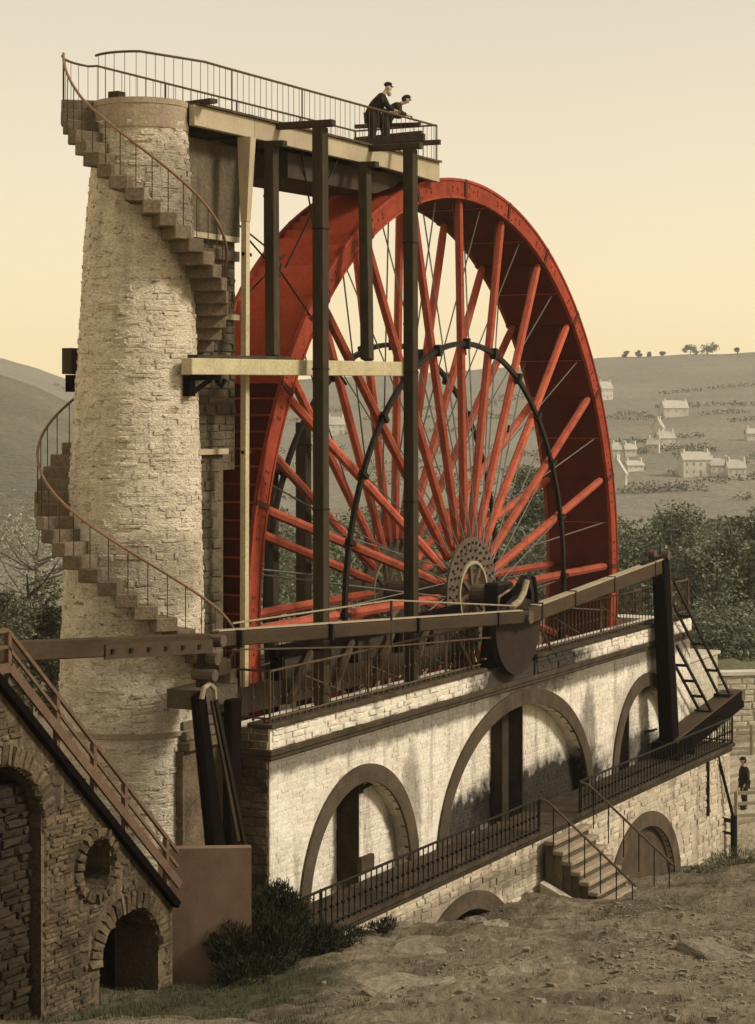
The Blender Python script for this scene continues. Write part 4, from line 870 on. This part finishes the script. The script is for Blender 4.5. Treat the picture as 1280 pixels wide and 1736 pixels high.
def fence(pts, h, label, rails=(.35, .75, 1.1), step=1.5):
    t = thing('wooden_fence', pts[0], label, 'fence', 'yard fences at the right edge')
    for a, c in zip(pts, pts[1:]):
        n = max(1, int((c-a).length/step))
        for i in range(n+1):
            p = a.lerp(c, i/n); MB().bar(p-Vector((0, 0, .2)), p+Vector((0, 0, h)), .11, .11, (1, 0, 0)).build('post', m_fence, t)
        for r in rails: MB().bar(a+Vector((0, 0, r)), c+Vector((0, 0, r)), .05, .11).build('rail', m_fence, t)
def gv(a, b_): p = wv(a, b_, 0); p.z = ground_z(p.x, p.y); return p
fence([gv(11.6, 70), gv(15, 72.5), gv(18, 73)], 1.25, 'pale post and rail fence behind the man in dark jacket')
fence([gv(12.2, 76.5), gv(18, 77.5)], 1.2, 'pale post and rail fence just below the low drystone wall', (.3, .6, .9, 1.1))
fence([gv(11.9, 67.5), gv(16, 68.0)], 1.15, 'lower pale fence in front of the man in dark jacket')
IP = thing('iron_prop', (14, -3, -9), 'dark iron post with slanting brace beyond the terrace end', 'post')
q = gv(11.25, 64.2); MB().tube([q-Vector((0, 0, .3)), q+Vector((0, 0, 1.35))], .11, 8).build('post', m_iron, IP)
MB().tube([q+Vector((0, 0, 1.2)), wv(10.62, 63.6, -5.8)], .05, 6).build('brace', m_iron, IP); MB().bar(q+Vector((0, 0, 1.15)), wv(10.55, 64, -7.9), .12, .12).build('arm', m_iron, IP)
MB().bar(q+Vector((0, 0, .75)), wv(10.55, 64, -8.3), .08, .08).build('arm', m_iron, IP)
SB = thing('white_gate', (15, 0, -7), 'small whitewashed slatted gate behind the right terrace railing', 'gate')
for i in range(9): p = wv(9.35+.19*i, 66.3, -7); MB().box(p.x-.05, p.x+.05, p.y-.03, p.y+.03, -8.9, -5.25).build('slat', m_house, SB)
for z in (-5.5, -6.6): MB().bar(wv(9.2, 66.4, z), wv(11.0, 66.4, z), .06, .12).build('cross_rail', m_house, SB)

# ------------------------------------------------------------------ houses on the far hill
def hill_at(px, py):
    """point of the hillside seen near this direction"""
    t = (px-640)/3448.4; k = (692.86-py)/3448.4; b_ = 200.
    while b_ < 1295:
        p = wv(t*b_, b_, 0)
        if CZ+k*b_ < hill_z(p.x, p.y, t*b_, b_): break
        b_ += 4
    p = wv(t*b_, b_, 0); p.z = hill_z(p.x, p.y, t*b_, b_); return p, b_
def house(px0, px1, py0, py1, label, yaw=.2, ratio=.6, roof=.38, wins=3, dim=False):
    base, b_ = hill_at((px0+px1)/2, py1); k = b_/3448.4; w = (px1-px0)*k; h = (py1-py0)*k; dp = w*ratio; he = h*(1-roof)
    t = thing('house', base, label, 'house', 'white houses on the far hillside')
    ax = Vector((HC*math.cos(yaw)+HS*math.sin(yaw), -HS*math.cos(yaw)+HC*math.sin(yaw), 0)); ay = Vector((-ax.y, ax.x, 0)); up = Vector((0, 0, 1))
    X = lambda x, y, z: base+ax*x+ay*y+up*z
    w2, d2 = w/2, dp/2
    MB().add([X(-w2, -d2, -2), X(w2, -d2, -2), X(w2, d2, -2), X(-w2, d2, -2), X(-w2, -d2, he), X(w2, -d2, he), X(w2, d2, he), X(-w2, d2, he), X(-w2, 0, h), X(w2, 0, h)],
        [(0, 1, 5, 4), (2, 3, 7, 6), (1, 2, 6, 9, 5), (3, 0, 4, 8, 7), (3, 2, 1, 0)]).build('wall', m_house, t)
    o = .25; sl = (h-he)/d2
    r = MB()
    for s in (-1, 1):
        r.hexa([X(-w2-o, s*(d2+o), he-sl*o+.02), X(w2+o, s*(d2+o), he-sl*o+.02), X(w2+o, 0, h+.02), X(-w2-o, 0, h+.02), X(-w2-o, s*(d2+o), he-sl*o+.25), X(w2+o, s*(d2+o), he-sl*o+.25), X(w2+o, 0, h+.27), X(-w2-o, 0, h+.27)])
    rf = r.build('roof', m_roof, t)
    for s in (-1, 1): q = X(s*w2*.85, 0, h); MB().box(q.x-.45, q.x+.45, q.y-.45, q.y+.45, q.z-.4, q.z+1.1).build('chimney', m_house, rf)
    ww = w/wins*.30
    for i in range(wins):
        x = -w2+w*(i+.5)/wins
        for z in ((he*.55,) if he < 4 else (he*.22, he*.66)):
            if i == wins//2 and z < he*.4:
                MB().hexa([X(x-ww*.6, -d2-.06, 0), X(x+ww*.6, -d2-.06, 0), X(x+ww*.6, -d2+.02, 0), X(x-ww*.6, -d2+.02, 0), X(x-ww*.6, -d2-.06, 2), X(x+ww*.6, -d2-.06, 2), X(x+ww*.6, -d2+.02, 2), X(x-ww*.6, -d2+.02, 2)]).build('door', m_glass, t)
            else: MB().hexa([X(x-ww/2, -d2-.05, z), X(x+ww/2, -d2-.05, z), X(x+ww/2, -d2+.02, z), X(x-ww/2, -d2+.02, z), X(x-ww/2, -d2-.05, z+he*.17), X(x+ww/2, -d2-.05, z+he*.17), X(x+ww/2, -d2+.02, z+he*.17), X(x-ww/2, -d2+.02, z+he*.17)]).build('window', m_glass, t)
house(1014, 1036, 648, 677, 'small pale house close to the right rim of the wheel, highest on the hill', .5, .8)
house(1122, 1164, 680, 706, 'wide pale house standing alone high on the open hillside', .15, .6, .45)
house(1106, 1126, 713, 748, 'tall narrow white gabled house at the top of the bright cluster', 1.2, .9, .4, 2)
house(1112, 1142, 734, 760, 'white house on the right of the bright cluster', .3, .7, .4)
house(1098, 1118, 745, 769, 'low white house at the bottom left of the bright cluster', -.3, .8, .4, 2)
house(1036, 1058, 752, 775, 'left one of two joined pale houses near the wheel rim', .2, .8, .45, 2)
house(1057, 1077, 754, 775, 'whiter right one of two joined pale houses near the wheel rim', .2, .8, .4, 2)
house(1058, 1089, 783, 800, 'low pale cottage below the two joined houses', .4, .6, .4)
house(1030, 1062, 780, 836, 'large pale gable end half hidden behind the wheel rim', 1.35, 1.0, .45, 2)
house(1153, 1202, 768, 809, 'largest pale house, two storeys, at the left of the lower terrace row', .18, .6, .3, 4)
house(1202, 1232, 780, 810, 'middle pale house in the lower terrace row', .12, .7, .35)
house(1231, 1262, 783, 814, 'right end house of the lower terrace row with lighter roof', .1, .7, .4)
house(1264, 1290, 728, 747, 'pale house on the hill at the right edge of the view', .1, .7, .4)
house(555, 582, 708, 738, 'pale house on the hill seen through the left spokes', .3, .8, .4, 2)

# ------------------------------------------------------------------ valley haze
hz = bpy.data.materials.new('valley_haze'); hz.use_nodes = True; _t = hz.node_tree; _t.nodes.clear()
_o = _t.nodes.new('ShaderNodeOutputMaterial'); _v = _t.nodes.new('ShaderNodeVolumePrincipled'); _t.links.new(_v.outputs[0], _o.inputs['Volume'])
_v.inputs['Color'].default_value = (.97, .93, .82, 1); _v.inputs['Density'].default_value = .00022; _v.inputs['Anisotropy'].default_value = .2
hc = wv(0, 0, 0); b = MB(); q = []
for z in (-30, 62): q += [tuple(wv(a, bb, z)) for a, bb in ((-1000, -60), (1000, -60), (1000, 1560), (-1000, 1560))]
b.hexa(q); tag(b.build('haze', hz, None), kind='stuff')

# ------------------------------------------------------------------ trees, wood, shrubs, grass
def leaves(mb, c, rad, n, s, rng, squash=1, spiky=0):
    for _ in range(n):
        d = Vector((rng.gauss(0, 1), rng.gauss(0, 1), rng.gauss(0, 1))).normalized(); p = c+Vector((d.x*rad.x, d.y*rad.y, d.z*rad.z))*(rng.random()**.4)
        a = Vector((rng.gauss(0, 1), rng.gauss(0, 1), rng.gauss(0, .7))).normalized()
        if spiky: a = (d*.8+Vector((0, 0, .9))+a*.6).normalized()
        q = a.cross(Vector((rng.gauss(0, 1), rng.gauss(0, 1), rng.gauss(0, 1)))).normalized(); k = s*rng.uniform(.6, 1.5); wd_ = .5 if not spiky else .16
        i = len(mb.v); mb.v += [p-a*k, p+q*k*wd_, p+a*k, p-q*k*wd_]; mb.f.append((i, i+1, i+2, i+3))
def crown(mb, base, h, r, n, s, rng, lo=.3, blobs=9, gap=.75):
    for k in range(blobs):
        a = rng.uniform(0, 2*PI); z = lo+(1-lo)*rng.random(); rr = r*(1-abs(z-.55)*.9)*rng.uniform(.25, .85)
        c = base+Vector((rr*math.cos(a), rr*math.sin(a), h*z*.92)); q = r*rng.uniform(.28, .5)
        leaves(mb, c, Vector((q, q, q*gap)), n//blobs, s, rng)
def trunk(t, base, h, r, rng, mat=m_bark, limbs=6, spread=.5):
    b = MB(); top = base+Vector((rng.uniform(-.1, .1)*h, rng.uniform(-.1, .1)*h, h*.85)); mid = base.lerp(top, .5)+Vector((rng.uniform(-.04, .04)*h, rng.uniform(-.04, .04)*h, 0))
    b.tube([base-Vector((0, 0, .4)), mid, top], [r, r*.65, r*.15], 6)
    for i in range(limbs):
        p = base.lerp(top, rng.uniform(.3, .85)); a = rng.uniform(0, 2*PI); q = p+Vector((math.cos(a)*h*spread*.55, math.sin(a)*h*spread*.55, h*rng.uniform(.1, .32)))
        b.tube([p, p.lerp(q, .5)+Vector((0, 0, -.03*h)), q], [r*.4, r*.25, r*.06], 5)
    return b.build('trunk', mat, t)
def tree(px, py, b_, h, r, label, mat, n=2600, s=.16, seed=1, lo=.3, blobs=10, limbs=6, group=None, spread=.5):
    rng = random.Random(seed); t_ = (px-640)/3448.4; top = CZ+(692.86-py)*b_/3448.4; base = wv(t_*b_, b_, top-h)
    t = thing('tree', base, label, 'tree', group); trunk(t, base, h, h*.028 if limbs < 10 else h*.017, rng, m_bark if limbs < 10 else m_palebark, limbs=limbs, spread=spread)
    mb = MB(); crown(mb, base, h, r, n, s, rng, lo, blobs); mb.build('crown', mat, t, fix=False); return t
tree(1140, 850, 150, 8, 3.4, 'dark round headed tree standing highest in the right wood', m_leaf2, seed=3, n=9000, s=.13, blobs=16)
tree(1262, 858, 140, 7, 3.2, 'dark tree at the right edge of the wood', m_leaf2, seed=4, n=9000, s=.13, blobs=14)
tree(1075, 872, 145, 7, 3.0, 'dark bushy tree close beside the right rim of the wheel', m_leaf2, seed=5, n=9000, s=.13, blobs=14)
tree(1205, 905, 128, 6.5, 2.8, 'olive brown tree in front of the right wood', m_leaf4, seed=6, n=8000, s=.11, blobs=14)
tree(900, 795, 150, 9, 3.6, 'green tree seen through the right hand spokes', m_leaf2, seed=8, n=9000, s=.13, blobs=16)
tree(50, 930, 62, 5.2, 1.9, 'dark leafed tree left of the tower below the winding stair', m_leaf2, seed=11, n=7500, s=.06, lo=.15, blobs=18)
tree(-6, 965, 58, 4.0, 1.5, 'dark tree cut by the left edge behind the stair railing', m_leaf2, seed=12, n=5600, s=.055, lo=.1, blobs=14)
tree(98, 985, 60, 4.0, 1.2, 'light green bush tree hard against the foot of the tower', m_leaf4, seed=14, n=6000, s=.055, lo=.05, blobs=14)
tree(20, 842, 74, 7.5, 2.8, 'pale feathery bare branched tree at the left edge', m_leaf3, seed=15, n=4600, s=.05, lo=.25, blobs=26, limbs=26, spread=.8)
tree(96, 878, 78, 7.0, 2.4, 'pale feathery tree just left of the tower stair', m_leaf3, seed=16, n=4200, s=.05, lo=.2, blobs=24, limbs=22, spread=.8)
for i, (px, py, h) in enumerate(((1062, 592, 5), (1082, 594, 4.5), (1101, 597, 3.5), (1124, 595, 4.5), (1170, 588, 7), (1200, 586, 8), (1250, 592, 4))):
    b_ = 1292.; t_ = (px-640)/3448.4; base = wv(t_*b_, b_, crest(t_)-.8); h_ = base.z+.0; top = CZ+(692.86-py)*b_/3448.4; h = max(h, top-base.z)
    lab = ['leftmost small tree on the skyline', 'second small tree from the left on the skyline', 'tiniest tree on the skyline, right of two small ones', 'small tree on the skyline just left of the broad clump', 'broad low tree clump on the skyline', 'broad spreading tree on the skyline, largest one', 'faint small tree on the skyline near the right edge'][i]
    rng = random.Random(40+i); t = thing('tree', base, lab, 'tree', 'trees on the skyline'); trunk(t, base, h, .35, rng, limbs=3); mb = MB(); r = h*(.9 if i in (4, 5) else .45)
    crown(mb, base, h, r, 700, .55, rng, .3, 8); mb.build('crown', m_leaf4, t, fix=False)
rng = random.Random(77); mb = MB(); bk = MB()
for b_ in (122, 134, 150, 170, 192, 220, 255, 295):
    half = .235*b_; a = -half
    while a < half:
        a += rng.uniform(2.2, 4.6)*(.7+b_/260)
        p = wv(a, b_+rng.uniform(-6, 6), 0); p.z = float(prof(b_))-.5; px = 640+3448.4*a/b_
        h = rng.uniform(4.0, 6.8)*(.75+b_/420)
        if px < 420: continue
        crown(mb, p, h, h*.55, int(2300-b_*3.2), .07+b_*.0007, rng, .12, 9, .8)
        bk.tube([p, p+Vector((0, 0, h*.7))], [.2, .06], 5)
for k in range(70):
    b_ = rng.uniform(99, 113); a = rng.uniform(.138, .21)*b_; p = wv(a, b_, 0); p.z = ground_z(p.x, p.y)-.3; crown(mb, p, rng.uniform(1.0, 2.4), rng.uniform(1.2, 2.4), 420, .10, rng, .1, 5, .7)
tag(mb.build('wood', m_leaf2, None, fix=False), kind='stuff'); tag(bk.build('wood_trunks', m_bark, None, fix=False), kind='stuff')
mb = MB(); rng = random.Random(5)
for k in range(120):       # hedges and scrub on the far slope
    px = rng.uniform(-50, 1330); py = rng.uniform(650, 850); p, b_ = hill_at(px, py)
    if b_ > 1280: continue
    n_ = rng.randint(1, 5); d_ = rng.uniform(-.5, .5)
    for j in range(n_):
        q = wv((px-640)/3448.4*b_+j*5, b_+j*5*d_, 0); a = (q.x-CU)*HC-(q.y-CV)*HS; bb_ = (q.x-CU)*HS+(q.y-CV)*HC; q.z = hill_z(q.x, q.y, a, bb_)+.8
        leaves(mb, q, Vector((3.2, 3.2, 1.2)), 40, .45, rng)
tag(mb.build('hill_scrub', m_leaf4, None, fix=False), kind='stuff')
# gorse bush at the foot of the terrace
def bush(name, spots, label, mat, n, s, seed, cat='bush'):
    rng = random.Random(seed); c0 = Vector(spots[0][0]); t = thing(name, (c0.x, c0.y, c0.z-.5), label, cat); mb = MB(); st_ = MB()
    for c, r in spots:
        c = Vector(c); leaves(mb, c, Vector(r), int(n*r[0]*r[2]), s, rng, spiky=1)
        for i in range(9): st_.tube([(c.x+rng.uniform(-.1, .1), c.y+rng.uniform(-.1, .1), c.z-r[2]), c+Vector((rng.uniform(-1, 1)*r[0]*.8, rng.uniform(-1, 1)*r[1]*.8, rng.uniform(.1, 1.05)*r[2]))], [.03, .008], 4)
        for i in range(26):
            d = Vector((rng.gauss(0, 1), rng.gauss(0, 1), abs(rng.gauss(0, 1)))).normalized(); tip = c+Vector((d.x*r[0], d.y*r[1], d.z*r[2]))*rng.uniform(1.0, 1.3)
            for k in range(22): q = c.lerp(tip, .6+.4*k/22); leaves(mb, q, Vector((.05, .05, .05)), 1, s*.8, rng, spiky=1)
    st_.build('stems', m_bark, t); mb.build('foliage', mat, t, fix=False); return t
def at(px, py, b_): return tuple(wv((px-640)/3448.4*b_, b_, CZ+(692.86-py)*b_/3448.4))
bush('gorse_bush', [(at(450, 1600, 37), (.75, .7, .62)), (at(480, 1560, 38), (.6, .6, .5)), (at(395, 1605, 36.5), (.5, .5, .45)), (at(540, 1600, 38.5), (.55, .5, .38)), (at(420, 1650, 36), (.8, .6, .32)), (at(470, 1535, 38), (.42, .4, .45)), (at(430, 1560, 37.5), (.5, .45, .45))],
     'dark spiky gorse bush between the brown screen and terrace railing', m_leaf, 9500, .06, 21)
bush('low_shrub', [(at(590, 1590, 40.5), (.6, .35, .2)), (at(650, 1570, 42), (.5, .3, .12))], 'low dark growth along the left end of the terrace', m_leaf, 5200, .05, 22, 'shrub')
bush('low_shrub', [(at(1245, 1462, 61), (1.2, .8, .4)), (at(1190, 1482, 58), (.7, .5, .2))], 'brown heather clump by the right corner of the lower wall', m_leaf4, 2200, .06, 23, 'shrub')
# outcrops, loose stones, grass
def rock(pos, size, label, seed, yaw=0):
    rng = random.Random(seed); bm = bmesh.new(); bmesh.ops.create_icosphere(bm, subdivisions=3, radius=1)
    for v in bm.verts:
        q = noise.fractal(v.co*1.3+Vector((seed, 0, 0)), 1, 2, 4)*.38; v.co *= 1+q; v.co.z = max(-.5, min(v.co.z, .62+.2*noise.noise(v.co*3)))
    bmesh.ops.scale(bm, vec=size, verts=bm.verts); bmesh.ops.rotate(bm, matrix=Matrix.Rotation(yaw, 3, 'Z'), verts=bm.verts)
    me = bpy.data.meshes.new('rock'); bm.to_mesh(me); bm.free(); me.materials.append(m_rock); p = Vector(pos); p.z = ground_z(p.x, p.y)-.05
    return tag(link('rock', me, None, None, p), label, 'rock', 'rocks in the bare slope')
def gp(px, py):
    """where the line of sight meets the slope"""
    t = (px-640)/3448.4; k = (692.86-py)/3448.4; b_ = 22.
    while b_ < 75:
        p = wv(t*b_, b_, 0)
        if CZ+k*b_ < ground_z(p.x, p.y): break
        b_ += .1
    return (p.x, p.y, 0)
for i, (px, py, sz, lab, yw) in enumerate(((930, 1514, (1.25, .4, .30), 'long tilted rock slab at the foot of the stone steps', -.4), (806, 1566, (.5, .32, .22), 'pale rock in front of the half buried left arch', .3), (640, 1602, (.9, .5, .14), 'flat pale rock near the left end of the terrace', .5),
    (560, 1632, (.5, .35, .12), 'small flat rock below the gorse bush', .2), (840, 1652, (.32, .2, .14), 'small dark rock in the middle of the slope', 1), (700, 1690, (1.3, .6, .10), 'broad smooth rock face low in the foreground', .3), (1000, 1552, (.5, .3, .12), 'small rock on the slope below the steps', .2),
    (880, 1600, (.7, .35, .14), 'low rock ledge right of the half buried arch', -.3), (380, 1668, (.4, .3, .16), 'half hidden rock under the gorse bush', .1))):
    rock(gp(px, py), sz, lab, i+3, yw+.5)
rng = random.Random(31)
spots = sorted([(rng.uniform(580, 1270), rng.uniform(1560, 1715) if i < 11 else rng.uniform(1525, 1580)) for i in range(15)])
words = ['leftmost', 'second from the left', 'third from the left', 'fourth from the left', 'fifth from the left', 'sixth from the left', 'seventh from the left', 'middle one', 'seventh from the right', 'sixth from the right', 'fifth from the right', 'fourth from the right', 'third from the right', 'second from the right', 'rightmost']
for i, (px, py) in enumerate(spots):
    k = rng.uniform(.26, .62)
    o = rock(gp(px, py), (k*rng.uniform(1.2, 2.0), k*rng.uniform(.5, .9), rng.uniform(.10, .20)), 'low flat rock bedded in the earth slope, '+words[i]+' of its kind', 60+i, -HD+PI/2+rng.uniform(-.5, .5)); o['group'] = 'bedded rocks'
mb = MB(); rng = random.Random(9)
for k in range(1900):
    if k < 1100: p = gp(rng.uniform(1000, 1300), rng.gauss(1600, 40))
    else: p = gp(rng.uniform(560, 1300), rng.uniform(1530, 1736))
    u, v = p[0]+rng.uniform(-.2, .2), p[1]+rng.uniform(-.2, .2); s = rng.uniform(.010, .034)*(2.2 if rng.random() < .06 else 1); z = ground_zn(u, v)
    q = [Vector((u+x*s*rng.uniform(.6, 1.3), v+y*s*rng.uniform(.6, 1.3), z+zz*s*rng.uniform(.4, .9))) for zz in (-.6, 1) for x, y in ((-1, -1), (1, -1), (1, 1), (-1, 1))]
    mb.hexa(q)
tag(mb.build('loose_stones', m_rock, None, fix=False), kind='stuff')
mb = MB()
def tuft(p, h, n, rng):
    for _ in range(n):
        a = rng.uniform(0, 2*PI); b0 = Vector(p)+Vector((rng.uniform(-.09, .09), rng.uniform(-.09, .09), -.02)); tp = b0+Vector((math.cos(a)*h*.5, math.sin(a)*h*.5, h*rng.uniform(.6, 1.1))); s = Vector((-math.sin(a), math.cos(a), 0))*.006
        i = len(mb.v); mb.v += [b0-s, b0+s, tp]; mb.f.append((i, i+1, i+2))
for c_ in range(38):
    c0 = gp(rng.uniform(560, 1290), rng.choice((rng.uniform(1500, 1580), rng.uniform(1540, 1736)))); n_ = rng.randint(4, 16)
    for j in range(n_):
        u, v = c0[0]+rng.gauss(0, .35), c0[1]+rng.gauss(0, .30); tuft((u, v, ground_zn(u, v)), rng.uniform(.05, .14), 16, rng)
tag(mb.build('dry_grass', m_dry, None, fix=False), kind='stuff'); mb = MB()
for k in range(2600):
    r = rng.random()
    if r < .5: p = gp(rng.uniform(150, 560), rng.uniform(1610, 1760))
    elif r < .7: p = gp(rng.uniform(0, 300), rng.uniform(1670, 1760))
    elif r < .85: p = gp(rng.uniform(560, 1280), rng.uniform(1480, 1660))
    else: p = gp(rng.uniform(1100, 1290), rng.uniform(1460, 1510))
    z = ground_zn(p[0], p[1]); tuft((p[0], p[1], z), rng.uniform(.05, .15), 9, rng)
tag(mb.build('grass', m_grass, None, fix=False), kind='stuff')
